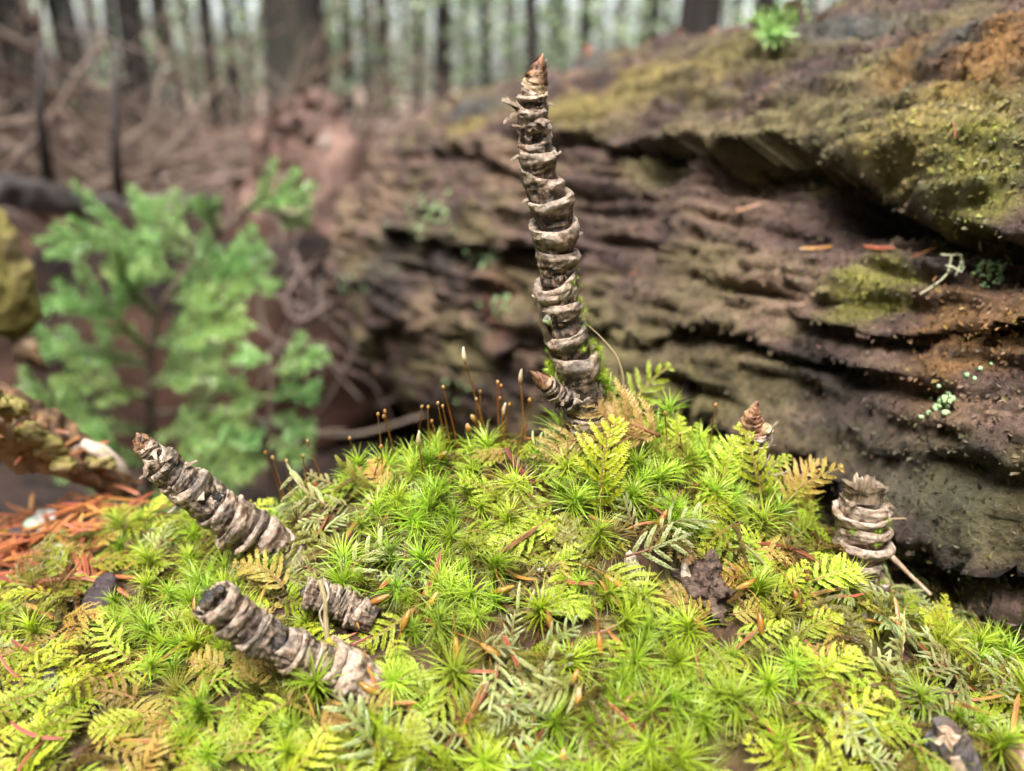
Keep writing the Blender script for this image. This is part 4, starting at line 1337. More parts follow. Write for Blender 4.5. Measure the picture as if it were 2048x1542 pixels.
def build_tall():
    path = [(1190, 960, .1545), (1182, 880, .1530), (1170, 800, .1520), (1155, 750, .1515), (1138, 690, .1512), (1122, 630, .1510), (1116, 570, .1510), (1113, 510, .151), (1110, 450, .151), (1092, 390, .151), (1075, 330, .151), (1068, 270, .151), (1066, 215, .151), (1068, 172, .151)]
    widths = [104, 106, 110, 106, 96, 90, 90, 90, 94, 88, 86, 80, 74, 56]
    ys = [960, 880, 815, 765, 700, 655, 600, 552, 500, 440, 392, 348, 296, 268, 236, 206, 188, 168]
    nodes = frac(path, ys)
    nodes[0] = 0.0
    phis = [.1, 0.2, -.8, .5, -.5, .6, -1.0, .5, .1, .2, 1.3, .5, -.5, .9, .15, -.9, .4]
    t, ax, o = make_stem('ringed_plant_stem', 'tall upright ringed brown stem with pointed bud on top of the moss mound', path, widths, nodes, 3,
                         pale=lambda f: 0.25 if 0.30 < f < 0.52 else (0.45 if f > .85 else 0.0), wet=lambda f: 0.8 if f < 0.30 else 0.55, tilt=0.32, flare=0.27, phis=phis, neck=.86, cap_r=0.0062, jag=0.08)
    top, T, N, B = ax.at(np.array([ax.L]))
    # ivory collar and terminal bud
    me = segment(ax, ax.L * 0.985, ax.L * 1.012, 0.0, 0.30, 0.05, 77, o, 1.0, 0.0, 0, 0.04)
    obj('ivory_collar', me, M['ivory'], t)
    bp = at_y(1070, 168, .151)
    tip = at_y(1086, 106, .151)
    bud(t, bp, tip - bp, wpx(bp, 44) / 2, np.linalg.norm(tip - bp), o, 4)
    k = 0
    for f, ph, ln, w in [(.955, -1.4, .0034, .0030), (.945, -1.2, .0030, .0024), (.96, 1.4, .0022, .0024), (.93, .4, .0020, .0026), (.915, -.9, .0024, .0016), (.95, -1.7, .0026, .0024), (.86, -1.5, .0018, .0014), (.84, .9, .0022, .0016),
                         (.765, -1.6, .0016, .0018), (.70, -1.4, .0016, .0014), (.52, -1.5, .0018, .0014), (.67, 1.5, .0018, .0024), (.90, .0, .0018, .0020)]:
        flake(t, ax, f * ax.L, ph, ln, w, 300 + k, o, M['flake'])
        k += 1
    # long loose strip of bark on the left flank
    for k, (f, ph) in enumerate([(.50, -1.35), (.455, -1.25), (.36, -1.5)]):
        P, Tt, Nn, Bb = ax.at(np.linspace(f - .045, f + .035, 7) * ax.L)
        D = Nn * math.cos(ph) + Bb * math.sin(ph)
        Cc = P + D * ax.rad(f * ax.L) * np.linspace(0.97, 1.10, 7)[:, None]
        S = unit(np.cross(Tt, D))
        mb = MB()
        w = 0.0016 * np.array([.5, .9, 1, 1, .9, .7, .3])
        V = np.stack([Cc - S * w[:, None], Cc + D * 0.0004, Cc + S * w[:, None]], 1).reshape(-1, 3)
        mb.add(V, grid_faces(7, 3, False))
        mb.add(V - np.tile(D[:, None] * 0.0003, (1, 3, 1)).reshape(-1, 3), grid_faces(7, 3, False)[:, ::-1])
        obj('bark_strip', mb.mesh('bark_strip', True, o), M['fibre'], t)
    # pale chips and lichen crust on the lower stem
    r = np.random.default_rng(12)
    for (px, py, w, m) in [(1090, 645, 26, 'chip_grey'), (1158, 735, 24, 'chip_ivory'), (1170, 748, 20, 'chip_ivory')]:
        c = at_y(px, py, .1472)
        i = np.argmin(np.sum((ax.C - c) ** 2, 1))
        D = unit(c - ax.C[i])
        c = ax.C[i] + D * ax.r[i] * 0.93
        lump('bark_scab', c - o, (wpx(c, w) / 2, 0.00045, wpx(c, w) * .42), 0.8, 1800, int(px), M[m], None, None, 16, 10, parent=t)
    # side bud
    bpath = np.array([at_y(1150, 800, .1490), at_y(1118, 790, .1475), at_y(1095, 770, .1465)])
    bx = Axis(bpath, [wpx(bpath[0], 46) / 2, wpx(bpath[1], 44) / 2, wpx(bpath[2], 38) / 2])
    for i in range(4):
        me = segment(bx, bx.L * i / 4, bx.L * (i + 1) / 4, r.uniform(-1, 1), .15, .12, 900 + i, o, 0.0, 0.8, 0, 0.10)
        obj('side_shoot_segment', me, M['stem'], t)
    tp = at_y(1060, 742, .1460)
    bud(t, bpath[2], tp - bpath[2], wpx(tp, 32) / 2, np.linalg.norm(tp - bpath[2]) * 1.05, o, 9, 4, name='side_bud')
    for k in range(9):
        flake(t, bx, bx.L * r.uniform(.2, 1), r.uniform(-2.4, 2.4), .0016, .0010, 930 + k, o, M['fibre'])
    CAPS.append((bx.C[::20], 0.003))
    return ax
AX_TALL = build_tall()

def build_upper_left():
    path = [(600, 1150, .1430), (545, 1092, .1425), (480, 1046, .1420), (425, 1008, .1415), (375, 975, .1410), (335, 940, .1405), (308, 910, .1400), (288, 888, .1400)]
    widths = [105, 104, 100, 100, 96, 84, 58, 36]
    nodes = [0, .20, .31, .36, .47, .57, .63, .75, .82, .89, .95, 1.0]
    phis = [0.3, .7, .2, -.9, .5, -.4, .9, .0, -.9, .6, .3]
    t, ax, o = make_stem('ringed_plant_stem', 'leaning ringed brown stem ending in a scaly pointed tip above yellow moss', path, widths, nodes, 5,
                         pale=lambda f: 0.7 if f < .08 else (0.30 if f < .9 else .2), wet=lambda f: 0.75 if .15 < f < .8 else 0.35, tilt=0.26, flare=0.26, phis=phis, neck=.88, cap_r=0.0056, jag=0.08)
    bp = at_y(292, 897, .1400)
    tp = at_y(274, 868, .1398)
    bud(t, bp, tp - bp, wpx(bp, 44) / 2, np.linalg.norm(tp - bp) * 1.1, o, 14, 5)
    for k, (f, ph) in enumerate([(.86, .5), (.84, 1.2), (.93, -.4), (.8, 1.5), (.9, 1.0), (.78, -.2), (.66, .6), (.7, -1.0), (.95, .8), (.88, -1.2)]):
        flake(t, ax, f * ax.L, ph, .0022, .0016, 400 + k, o, M['flake'])
    # round knot holes in the pale foot
    for k, (px, py, w) in enumerate([(478, 1092, 18), (492, 1075, 12), (512, 1082, 7), (526, 1070, 7), (505, 1100, 6)]):
        c = at_y(px, py, .1425)
        i = np.argmin(np.sum((ax.C - c) ** 2, 1))
        D = unit((c - FWD * 0.004) - ax.C[i])
        c = ax.C[i] + D * ax.r[i] * 0.97
        lump('knot_hole', c - o, (wpx(c, w) / 2, .0006, wpx(c, w) / 2), 0.5, 1500, k, M['black'], None, None, 14, 8, parent=t)
build_upper_left()

def build_lower_left():
    path = [(735, 1372, .1120), (690, 1345, .1125), (620, 1318, .1125), (560, 1290, .1120), (505, 1258, .1120), (460, 1222, .1120), (432, 1196, .1120)]
    widths = [118, 112, 98, 94, 92, 92, 84]
    nodes = [0, .20, .30, .345, .44, .49, .60, .70, .76, .88, 1.0]
    phis = [.2, .8, .1, -.7, .4, 1.1, -.3, .6, -.6, .3]
    t, ax, o = make_stem('ringed_plant_stem', 'leaning ringed stem with a black broken hollow tip among green moss tufts', path, widths, nodes, 8,
                         pale=lambda f: 0.7 if f < .12 else .18, wet=lambda f: 0.35 if f < .4 else 0.75, tilt=0.26, flare=0.26, phis=phis, neck=.88, hollow_top=0.8, cap_r=0.0055, jag=0.09)
    top, T, N, B = ax.at(np.array([ax.L]))
    r = np.random.default_rng(21)
    for k in range(9):
        a = r.uniform(0, 2 * math.pi)
        q = r.uniform(0, .75)
        c = top[0] + (N[0] * math.cos(a) + B[0] * math.sin(a)) * ax.r[-1] * q + T[0] * 0.0006
        lump('rotten_core', c - o, (.0010, .0010, .0012), 0.7, 1200, 50 + k, M['black'], None, None, 14, 9, parent=t)
    for k in range(14):
        flake(t, ax, ax.L * r.uniform(.96, 1.0), r.uniform(-3, 3), .0018, .0014, 500 + k, o, M['black'] if k % 3 else M['flake'], out=.5, name='broken_rim_shard')
    for k, (px, py, w) in enumerate([(648, 1335, 13), (622, 1365, 26), (672, 1322, 7), (684, 1338, 6), (668, 1360, 6), (655, 1350, 5)]):
        c = at_y(px, py, .1125)
        i = np.argmin(np.sum((ax.C - c) ** 2, 1))
        D = unit((c - FWD * 0.005) - ax.C[i])
        c = ax.C[i] + D * ax.r[i] * 0.98
        lump('knot_hole', c - o, (wpx(c, w) / 2, .0006, wpx(c, w) / 2), 0.5, 1500, k, M['black'], None, None, 14, 8, parent=t)
build_lower_left()

def build_stub():
    path = [(735, 1235, .1215), (690, 1212, .1225), (650, 1195, .1225), (612, 1184, .1225)]
    t, ax, o = make_stem('stem_stub', 'small short ringed stub with a dark hollow end and pale root thread across it', path, [78, 78, 74, 68], [0, .2, .32, .42, .52, .62, .72, .84, 1.0], 10,
                         pale=lambda f: .1, wet=lambda f: .6, tilt=.12, flare=.10, hollow_top=.6, cap_r=.0046)
    lump('rotten_core', at_y(612, 1184, .1222) - o, (.0012, .0010, .0012), .6, 500, 7, M['black'], None, None, 16, 10, parent=t)
    for k, (pts, w, m) in enumerate([([(640, 1160, .1205), (650, 1200, .1185), (652, 1240, .1175), (655, 1285, .1160)], .0009, 'straw'), ([(652, 1165, .1205), (657, 1195, .1185), (640, 1225, .1180), (648, 1258, .1172)], .0004, 'chip_ivory')]):
        mb = MB()
        tube(mb, smooth_path([at_y(*q) for q in pts], 16), w / 2, 7, w * .2, 900, k)
        p0 = at_y(*pts[0])
        oo = obj('dry_root', mb.mesh('dry_root', True, p0), M[m], None, p0)
        tag(oo, ['thick pale dry root strand hanging over the small hollow stub', 'thin white root thread looping beside the small hollow stub'][k], 'root')
build_stub()

def build_right_stump():
    path = [(1715, 1190, .1420), (1718, 1130, .1440), (1720, 1070, .1455), (1724, 1010, .1465), (1726, 985, .1470)]
    t, ax, o = make_stem('stem_stump', 'short upright stem stump with pinkish collar and shredded fibre crown beside the log', path, [100, 104, 104, 108, 100], [0, .22, .38, .56, .72, .94], 15,
                         pale=lambda f: .15, wet=lambda f: .8 if f < .5 else .4, tilt=.22, flare=.26, phis=[.3, -.6, .2, .8, .0], cap_r=.0055, neck=.86)
    r = np.random.default_rng(33)
    obj('collar', segment(ax, ax.L * .74, ax.L * .84, 0.0, .22, .15, 79, o, .8, .2, 0, .10, .82, 76, True), M['stem'], t)
    obj('collar', segment(ax, ax.L * .40, ax.L * .50, 0.3, .20, .10, 80, o, .4, .5, 0, .14, .86, 76, True), M['stem'], t)
    # the shredded crown: curled shards of stem wall around a hollow
    top, T, N, B = ax.at(np.array([ax.L * .93]))
    for k in range(13):
        inner = k > 7
        a0 = k * 2.39996 + r.random() * .4
        rad = (0.0036 if not inner else 0.0022) * r.uniform(.85, 1.1)
        hgt = (0.0036 if not inner else 0.0060) * r.uniform(.75, 1.25)
        hw = r.uniform(.8, 1.3)
        aa = np.linspace(-hw, hw, 9)
        vv = np.linspace(0, 1, 8)
        jag = 0.8 * fbm(np.stack([aa * 2 + k, aa * 0, aa * 0], -1), 3, 60 + k)
        V = []
        for v in vv:
            rr = rad * (1 + (.24 if not inner else -.25) * v ** 2 * r.uniform(.6, 1.3))
            z = hgt * (v - .25 * v ** 4) * (1 + .35 * jag)
            A = a0 + aa * (1 - .10 * v)
            V.append(top[0] + (N[0] * np.cos(A)[:, None] + B[0] * np.sin(A)[:, None]) * rr + T[0] * z[:, None])
        V = np.array(V).reshape(-1, 3)
        F = grid_faces(8, 9, False)
        ctr = top[0]
        V2 = V - unit(V - ctr) * 0.00015
        obj('fibre_shard', mk_mesh('fibre_shard', np.concatenate([V, V2]) - o, np.concatenate([F, F[:, ::-1] + len(V)])), M['fibre'], t)
    for k in range(5):
        flake(t, ax, ax.L * r.uniform(.9, .99), r.uniform(-2.2, 2.2), .0022, .0013, 600 + k, o, M['flake'] if k % 2 else M['fibre'], out=.7, name='fibre_shred')
    return ax
AX_STUMP = build_right_stump()

def build_small_bud():
    path = [(1514, 985, .1540), (1512, 915, .1525), (1510, 885, .1520), (1508, 862, .1520)]
    t, ax, o = make_stem('budding_shoot', 'small conical brown bud with spiral scales and a yellowish scar behind the moss', path, [60, 62, 66, 58], [0, .4, .65, .85, 1.0], 17, pale=lambda f: .1, wet=lambda f: .5, tilt=.15, flare=.12, cap_r=.003)
    bp, tp = at_y(1506, 866, .152), at_y(1514, 804, .152)
    ax2 = Axis(np.array([bp, (bp + tp) / 2 + RIGHT * -.0004, tp]), [wpx(bp, 58) / 2, wpx(bp, 38) / 2, wpx(bp, 8) / 2])
    for i in range(9):
        me = segment(ax2, ax2.L * i / 9, ax2.L * (i + 1) / 9, (i * .9) % 2 - 1, .30, .10, 700 + i, o, .05, .3, 0, .05, .84, 32)
        obj('spiral_scale', me, M['bud'], t)
    sx = Axis(np.array([at_y(1522, 872, .1512), at_y(1537, 856, .1503)]), [.0012, .0013])
    obj('leaf_scar', segment(sx, 0, sx.L, 0, .2, .1, 720, o, 1, 0), M['ivory'], t)
    r = np.random.default_rng(44)
    for k in range(16):
        flake(t, ax, ax.L * r.uniform(.3, .95), r.uniform(-2, 2), r.uniform(.002, .0042), .0007, 740 + k, o, M['fibre'], out=1.0, name='fibre_shred')
build_small_bud()

def build_twig_stub():
    path = [(1965, 1680, .0985), (1930, 1590, .0995), (1905, 1515, .1005), (1888, 1466, .1012)]
    P = np.array([at_y(*q) for q in path])
    t = thing('broken_twig', 'broken grey barked twig end with pale split wood in the moss', 'twig', P[0])
    C = smooth_path(P, 22)
    T, N, B = frames(C)
    r = np.random.default_rng(3)
    a = np.linspace(0, 2 * math.pi, 26, endpoint=False)
    D = N[:, None] * np.cos(a)[None, :, None] + B[:, None] * np.sin(a)[None, :, None]
    rad = np.interp(np.linspace(0, 1, 22), [0, 1], [.0042, .0033])[:, None] * (1 + .16 * fbm(np.stack([np.cos(a), np.sin(a), a * 0], -1) * 1.6, 3, 4))[None]
    V = C[:, None] + D * rad[..., None]
    V = V + D * (.0007 * fbm(V * 900, 3, 6))[..., None]
    cut = .0014 * np.sign(np.sin(a * 2.5 + 1)) * r.uniform(.3, 1.2, 26) - .0006
    V[-1] += T[-1] * cut[:, None]
    V[-2] += T[-1] * (cut * .6)[:, None]
    inner = C[-1] + (V[-1] - C[-1]) * .72 - T[-1] * .0009
    core = C[-1] + (V[-1] - C[-1]) * .06 - T[-1] * .0002
    obj('bark', mk_mesh('bark', np.concatenate([V.reshape(-1, 3), inner]) - P[0], grid_faces(23, 26, True), False), M['twig_grey'], t)
    obj('broken_wood', mk_mesh('broken_wood', np.concatenate([inner, core]) - P[0], grid_faces(2, 26, True), False), M['wood_pale'], t)
    k0 = int(np.argmin(D[12] @ (FWD - RIGHT * -.35)))
    m2 = MB()
    kk = np.arange(6, 21)
    S = V[kk][:, k0] + D[kk][:, k0] * .0002
    ribbon(m2, S, unit(V[12, (k0 + 2) % 26] - V[12, (k0 - 2) % 26]), np.interp(kk, [6, 14, 20], [.0006, .0022, .0012]))
    obj('split_wood', m2.mesh('split_wood', True, P[0]), M['wood_pale'], t)
    CAPS.append((C, .0042))
build_twig_stub()

def chip(px, py, radii, rot, tilt, material, name, label, cat, amp=.35, freq=260, seed=0, sink=.3):
    p = on_mound(px, py)
    n = mound_n(np.array(p[0]), np.array(p[1]))
    o = lump(name, p, radii, amp, freq, seed, material, label, cat, 90, 48)
    place(o, p + n * radii[2] * sink, n * 0.8 + np.array([0, -.3, .3]) + np.array(tilt), [math.cos(rot), math.sin(rot), 0])
    CAPS.append((np.array([p]), max(radii[0], radii[1]) * (1.7 if px < 300 else 1.0)))
    return o
chip(1400, 1185, (.0062, .0040, .0042), .2, (0, -.2, 0), M['fuzzy'], 'rotten_stub_wood', 'fuzzy dark brown rotten knob poking out of the moss', 'rotten wood', .8, 700, 3, .25)
chip(1262, 1142, (.0032, .0014, .0014), .3, (0, -.3, 0), M['chip_ivory'], 'wood_chip', 'ivory wood chip under pale feather moss beside the fuzzy rotten knob', 'wood chip', .5, 500, 4, .8)
chip(1368, 1140, (.0030, .0014, .0013), -.2, (0, -.3, 0), M['chip_ivory'], 'wood_chip', 'pale frayed wood chip lying on top of the fuzzy rotten knob', 'wood chip', .5, 500, 5, 1.8)
chip(210, 1205, (.0052, .0030, .0016), .1, (0, 0, 0), M['chip_dark'], 'bark_chip', 'dark purplish bark chip lying flat among yellow moss', 'bark chip', .45, 320, 6, 1.6)
chip(90, 1060, (.0062, .0036, .0018), .5, (.2, 0, 0), M['chip_grey'], 'bark_chip', 'grey lichen spotted bark chip amid rusty needles', 'bark chip', .45, 260, 7, 1.2)
chip(115, 1115, (.0056, .0030, .0016), .2, (.1, 0, 0), M['chip_grey'], 'bark_chip', 'greenish grey bark chip half under needles below the larger grey chip', 'bark chip', .45, 260, 8, .5)
chip(50, 1085, (.0030, .0040, .0030), .2, (.1, 0, 0), M['chip_dark'], 'bark_chip', 'blackish bark lump touching the grey lichen spotted chips', 'bark chip', .5, 320, 9, .4)
chip(1700, 1172, (.0050, .0014, .0012), -.3, (0, -.2, 0), M['chip_dark'], 'bark_chip', 'black wet bark sliver at the foot of the stem stump', 'bark chip', .4, 320, 10, 1.0)
chip(1035 + 620, 1252, (.0016, .0012, .0012), .4, (0, 0, 0), M['chip_ivory'], 'wood_chip', 'small pale pinkish chip in feather moss below the stem stump', 'wood chip', .4, 500, 11, 1.4)
chip(1722, 1250, (.0015, .0010, .0010), .4, (0, 0, 0), M['chip_ivory'], 'wood_chip', 'tiny whitish pebble like chip among braided feather moss', 'wood chip', .3, 500, 12, 1.6)
chip(1838, 1196, (.0026, .0018, .0020), .4, (0, 0, 0), M['berry'], 'seed_husk', 'glossy dark red seed husk in moss near the log gap', 'seed husk', .3, 220, 13, 1.2)
chip(2035, 1535, (.0036, .0030, .0030), .4, (0, 0, 0), M['acorn'], 'cone_fragment', 'rounded brown cone fragment in the moss by the broken twig', 'cone fragment', .25, 220, 14, .7)
chip(860, 1535, (.0024, .0016, .0014), .9, (0, 0, 0), M['acorn'], 'leaf_fragment', 'small brown leaf fragment tucked under yellow fern moss', 'leaf', .3, 300, 15, 1.0)

def mossy_twig():
    pts = [(100, 1310), (112, 1340), (122, 1385)]
    P = np.array([on_mound(*q) + np.array([0, -.001, .0014]) for q in pts])
    t = thing('twig_piece', 'short grey twig piece with pale lichen spots in yellow moss', 'twig', P[0])
    mb = MB()
    tube(mb, smooth_path(P, 20) - P[0], np.linspace(.0016, .0014, 20), 14, .0007, 700, 4)
    obj('bark', mb.mesh('bark'), M['twig_grey'], t)
    for k in range(7):
        lump('lichen_spot', smooth_path(P, 20)[2 + k] - P[0] + np.array([-.0006, -.0014, .0004]), (.0007, .0004, .0006), .4, 900, k, M['lichen'] if k > 3 else M['chip_ivory'], None, None, 12, 8, parent=t)
    CAPS.append((P, .0026))
mossy_twig()

# ================================================================== living moss on the mound
def sprig(pair, name, label, cat, group):
    t = thing(name, label, cat, (0, 0, 0), group)
    obj('stalk', pair[0], None, t)
    obj('leaf_braid' if pair in FEAT else 'leaf_blade', pair[1], None, t)
    return t

G_T, G_F, G_B, G_S = ('starry moss tufts on the mound', 'fern moss fronds on the mound', 'brown fern moss fronds on the mound', 'braided feather moss sprigs on the mound')
L_T = 'bright green starry tuft of fine needle leaved moss on the mound'
L_F = 'yellow green flat feathery fern moss frond lying on the mound'
L_S = 'pale sage green braided feather moss sprig with reddish stalk on the mound'

MARKS = [(p, t) for p, t in [(on_mound(*q), t) for q, t in [((1180, 930), 'around the foot of the tall stem'), ((850, 960), 'under the brown spore stalks'), ((430, 1080), 'beside the leaning scaly tipped stem'), ((560, 1330), 'beside the leaning black tipped stem'),
         ((680, 1120), 'above the small hollow stub'), ((1400, 1200), 'around the fuzzy rotten knob'), ((1500, 960), 'below the small conical bud'), ((1720, 1200), 'around the stem stump'), ((1930, 1420), 'around the broken grey twig'), ((130, 1120), 'beside the grey bark chips'),
         ((130, 1380), 'around the short lichen spotted twig'), ((900, 1250), 'on the open middle slope of the mound'), ((850, 1480), 'on the lower slope below the black tipped stem'), ((1350, 1450), 'on the lower slope below the fuzzy rotten knob'), ((1120, 1120), 'beside the ivory wood chips')]] if p is not None]
def where(p):
    return MARKS[int(np.argmin([np.sum((m - p) ** 2) for m, _ in MARKS]))][1]

def in_view(P, m=60):
    px, py = pix(P)
    return (px > -m) & (px < 2048 + m) & (py < 1542 + m)

def grow():
    r = np.random.default_rng(77)
    P = scatter(20000, 0.0032, 7)
    P = P[clear_ok(P)]
    x, y = P[:, 0], P[:, 1]
    px, py = pix(P)
    ft, ff, fs, fb = (field(W_TUFT, x, y) + .16) ** 1.7, (field(W_FERN, x, y) + .26) ** 1.7, (field(W_FEAT, x, y) + .10) ** 1.7, field(BARE, x, y)
    tot = ft + ff + fs
    golden = fbm(P * 75, 3, 88) + r.normal(size=len(P)) * .12 + .9 * field(GOLDEN, x, y) > .33
    keep = (r.random(len(P)) < np.clip(1.25 - fb * 1.15, 0, 1)) & in_view(P)
    N = mound_n(x, y)
    cnt = {'t': 0, 'f': 0, 's': 0}
    lim = {'t': 300, 'f': 300, 's': 120}
    proto = {}
    rest = []
    order = r.permutation(len(P))
    for i in order:
        if not keep[i]:
            continue
        q = r.random() * tot[i]
        kind = 't' if q < ft[i] else ('f' if q < ft[i] + ff[i] else 's')
        if cnt[kind] >= lim[kind]:
            rest.append((kind, P[i], N[i]))
            continue
        cnt[kind] += 1
        n = N[i]
        if kind == 't':
            o = obj('moss_tuft', TUFT[r.integers(len(TUFT))])
            w_ = where(P[i])
            tag(o, 'bright green starry needle leaved moss tuft ' + w_, 'moss', 'starry moss tufts ' + w_)
            z = n * .55 + np.array([0, -.10, .65]) + r.normal(size=3) * .22
            place(o, P[i] + n * r.uniform(.0008, .0026), z, r.normal(size=3), r.uniform(.55, 1.18))
        else:
            gold = kind == 'f' and golden[i]
            pairs, nm = (FERN_GOLD if gold else FERN, 'fern_moss_frond') if kind == 'f' else (FEAT, 'feather_moss_sprig')
            w_ = where(P[i])
            lb = ('golden brown' if gold else 'yellow green') + ' flat feathery fern moss frond ' + w_ if kind == 'f' else 'pale sage braided feather moss sprig ' + w_
            g = ('golden fern moss fronds ' if gold else 'yellow green fern moss fronds ') + w_ if kind == 'f' else 'feather moss sprigs ' + w_
            k = r.integers(len(pairs))
            key = (kind, gold, k)
            if key not in proto:
                proto[key] = o = sprig(pairs[k], nm, lb, 'moss', g)
            else:
                o = tag(copy_tree(proto[key]), lb, 'moss', g)
            a = r.uniform(0, 2 * math.pi)
            tang = np.array([math.cos(a), math.sin(a) * .8 - .25, 0])
            z = n + np.array([0, -.25, .1]) + r.normal(size=3) * .22
            yh = tang + n * r.uniform(.0, .7)
            place(o, P[i] + n * (r.uniform(.0018, .0042) if kind == 'f' else r.uniform(.0025, .0045)), z, yh, r.uniform(.50, .90) if kind == 'f' else r.uniform(.42, .74))
    return rest
REST = grow()

def carpet():
    r = np.random.default_rng(78)
    P = scatter(9000, 0.0030, 9, -0.21, 0.21, 0.03, 0.215)
    P = P[clear_ok(P)]
    x, y = P[:, 0], P[:, 1]
    fb = field(BARE, x, y)
    keep = r.random(len(P)) < np.clip(1.1 - fb * .95, .05, 1)
    P = P[keep]
    N = mound_n(P[:, 0], P[:, 1])
    vis = in_view(P, 0)
    src = []
    for b in TUFT_B[:4]:
        src.append(b.arrays())
    for a, b in FERN_B[:5]:
        src.append(b.arrays())
    for a, b in FEAT_B[:3]:
        src.append(b.arrays())
    big = {'moss_carpet': ([], [], [], []), 'outer_moss_carpet': ([], [], [], [])}
    off = {'moss_carpet': 0, 'outer_moss_carpet': 0}
    for p, n, v in zip(P, N, vis):
        key = 'moss_carpet' if v else 'outer_moss_carpet'
        if not v and r.random() < .87:
            continue
        k = r.integers(len(src))
        V, Q, T, A = src[k]
        if k < 4:
            z, yh = n * .6 + np.array([0, 0, .5]) + r.normal(size=3) * .3, r.normal(size=3)
        else:
            a = r.uniform(0, 2 * math.pi)
            z, yh = n + r.normal(size=3) * .25, np.array([math.cos(a), math.sin(a), 0]) + n * r.uniform(-.1, .4)
        X, Y, Z = basis(z, yh)
        s = r.uniform(.7, 1.1) * (1.0 if v else 1.5)
        W = (V[:, :1] * X + V[:, 1:2] * Y + V[:, 2:] * Z) * s + p - n * (.0003 if v else -.001)
        big[key][0].append(W)
        big[key][1].append(Q + off[key])
        big[key][2].append(A['t'])
        big[key][3].append(np.full(len(V), r.random()))
        off[key] += len(V)
    for key, lb, m in (('moss_carpet', 'dense carpet of older brownish moss under the fresh shoots', 'under'), ('outer_moss_carpet', 'yellow green moss carpet around the edges of the mound', 'fern')):
        Vs, Qs, ts, rs = big[key]
        me = mk_mesh(key, np.concatenate(Vs), np.concatenate(Qs), False, {'t': np.concatenate(ts), 'rnd': np.concatenate(rs)})
        o = obj(key, me, M[m])
        tag(o, lb, 'moss', kind='stuff')
carpet()

def hero(pair, px, py, px2, py2, name, label, scale=1.0, lift=.002, roll=(0, -.3, 1), toward=0.0, group=None):
    b = on_mound(px, py)
    n = mound_n(np.array(b[0]), np.array(b[1]))
    b = b + n * lift
    tip = at_y(px2, py2, b[1] + toward)
    o = sprig(pair, name, label, 'moss', group)
    L = np.linalg.norm(tip - b)
    place(o, b, n * .5 + np.array(roll), tip - b, min(L / 0.0118, 1.7 if pair not in FEAT else .95) * scale)
    return o
def hero_at(pair, b, tip, scale, label, up=(0, -1, .45)):
    b, tip = at_y(*b), at_y(*tip)
    o = sprig(pair, 'fern_moss_frond', label, 'moss', None)
    place(o, b, up, tip - b, scale)
hero_at(FERN_TAN[0], (1320, 872, .1475), (1120, 790, .1450), 1.75, 'large tan brown fern moss frond leaning at the foot of the tall stem')
hero_at(FERN_TAN[1], (1215, 880, .1470), (1080, 850, .1450), 1.05, 'small tan fern moss frond pointing away from the foot of the tall stem')
hero_at(FERN_TAN[2], (1290, 880, .1465), (1180, 850, .1450), 1.15, 'rusty tan fern moss frond tucked under the large tan frond')
hero_at(FERN[3], (1225, 850, .1490), (1215, 745, .1480), .85, 'short bright green fern moss frond pressed against the tall stem foot')
hero(FERN[2], 1240, 860, 1275, 760, 'fern_moss_frond', 'upright bright green fern moss frond behind the tan frond', 1.0, .002, (0, -1.4, .3), -.002)
hero(FERN[5], 1205, 1040, 1195, 900, 'fern_moss_frond', 'upright lime green ladder like fern moss frond at the mound centre', 1.0, .003, (0, -1.5, .3), -.004)
hero_at(FERN[4], (1440, 985, .1440), (1475, 880, .1425), .95, 'pale yellow fern moss frond below the small conical bud')
hero_at(FERN[6], (1525, 990, .1440), (1505, 865, .1430), 1.05, 'upright yellow fern moss frond in front of the small conical bud')
hero_at(FERN_GOLD[2], (1570, 1010, .1480), (1620, 940, .1480), .85, 'golden frond leaning away between the small conical bud and the stem stump')
hero(FERN_TAN[2], 1560, 990, 1620, 935, 'fern_moss_frond', 'rusty brown fern moss frond on the slope beside the stem stump', 1.0, .002, (0, -1.2, .5), -.002)
hero(FERN[1], 1010, 1050, 1140, 1110, 'fern_moss_frond', 'arching yellow green fern moss frond beside a long red brown needle', 1.0, .004, (0, -.9, .9), -.008)
hero(FERN[7], 1400, 1060, 1490, 1170, 'fern_moss_frond', 'drooping yellow fern moss frond reaching the fuzzy rotten knob', 1.1, .004, (0, -.9, .9), -.010)
hero(FEAT[2], 690, 1040, 500, 950, 'feather_moss_sprig', 'long pale feather moss sprig reaching past the leaning scaly stem', 1.0, .003, (0, -.9, .9), -.003)
hero(FEAT[4], 690, 1180, 740, 1040, 'feather_moss_sprig', 'upright pale feather moss sprig with reddish star shaped branching', 1.0, .003, (0, -1.2, .5), -.006)
hero(FEAT[5], 1240, 1130, 1390, 1055, 'feather_moss_sprig', 'thick whitish feather moss sprig arched over ivory wood chips', 1.0, .004, (0, -.9, .9), -.006)
hero(FEAT[1], 1080, 1480, 1000, 1250, 'feather_moss_sprig', 'tall forked pale feather moss sprig standing in green tufts', 1.0, .003, (0, -1.0, .8), -.004)
hero(FEAT[6], 800, 1542, 670, 1450, 'feather_moss_sprig', 'pale feather moss sprig with white flecked reddish stalk near the mound foot', 1.0, .003, (0, -1.0, .8), -.003)
hero(FEAT[0], 1740, 1200, 1990, 1290, 'feather_moss_sprig', 'long pale feather moss sprig arching below the glossy seed husk', 1.0, .004, (0, -.7, 1.0), -.010)
hero(FEAT[7], 1770, 1150, 1830, 1090, 'feather_moss_sprig', 'feather moss sprig springing from the foot of the stem stump', 1.2, .003, (0, -1.0, .8), -.002)

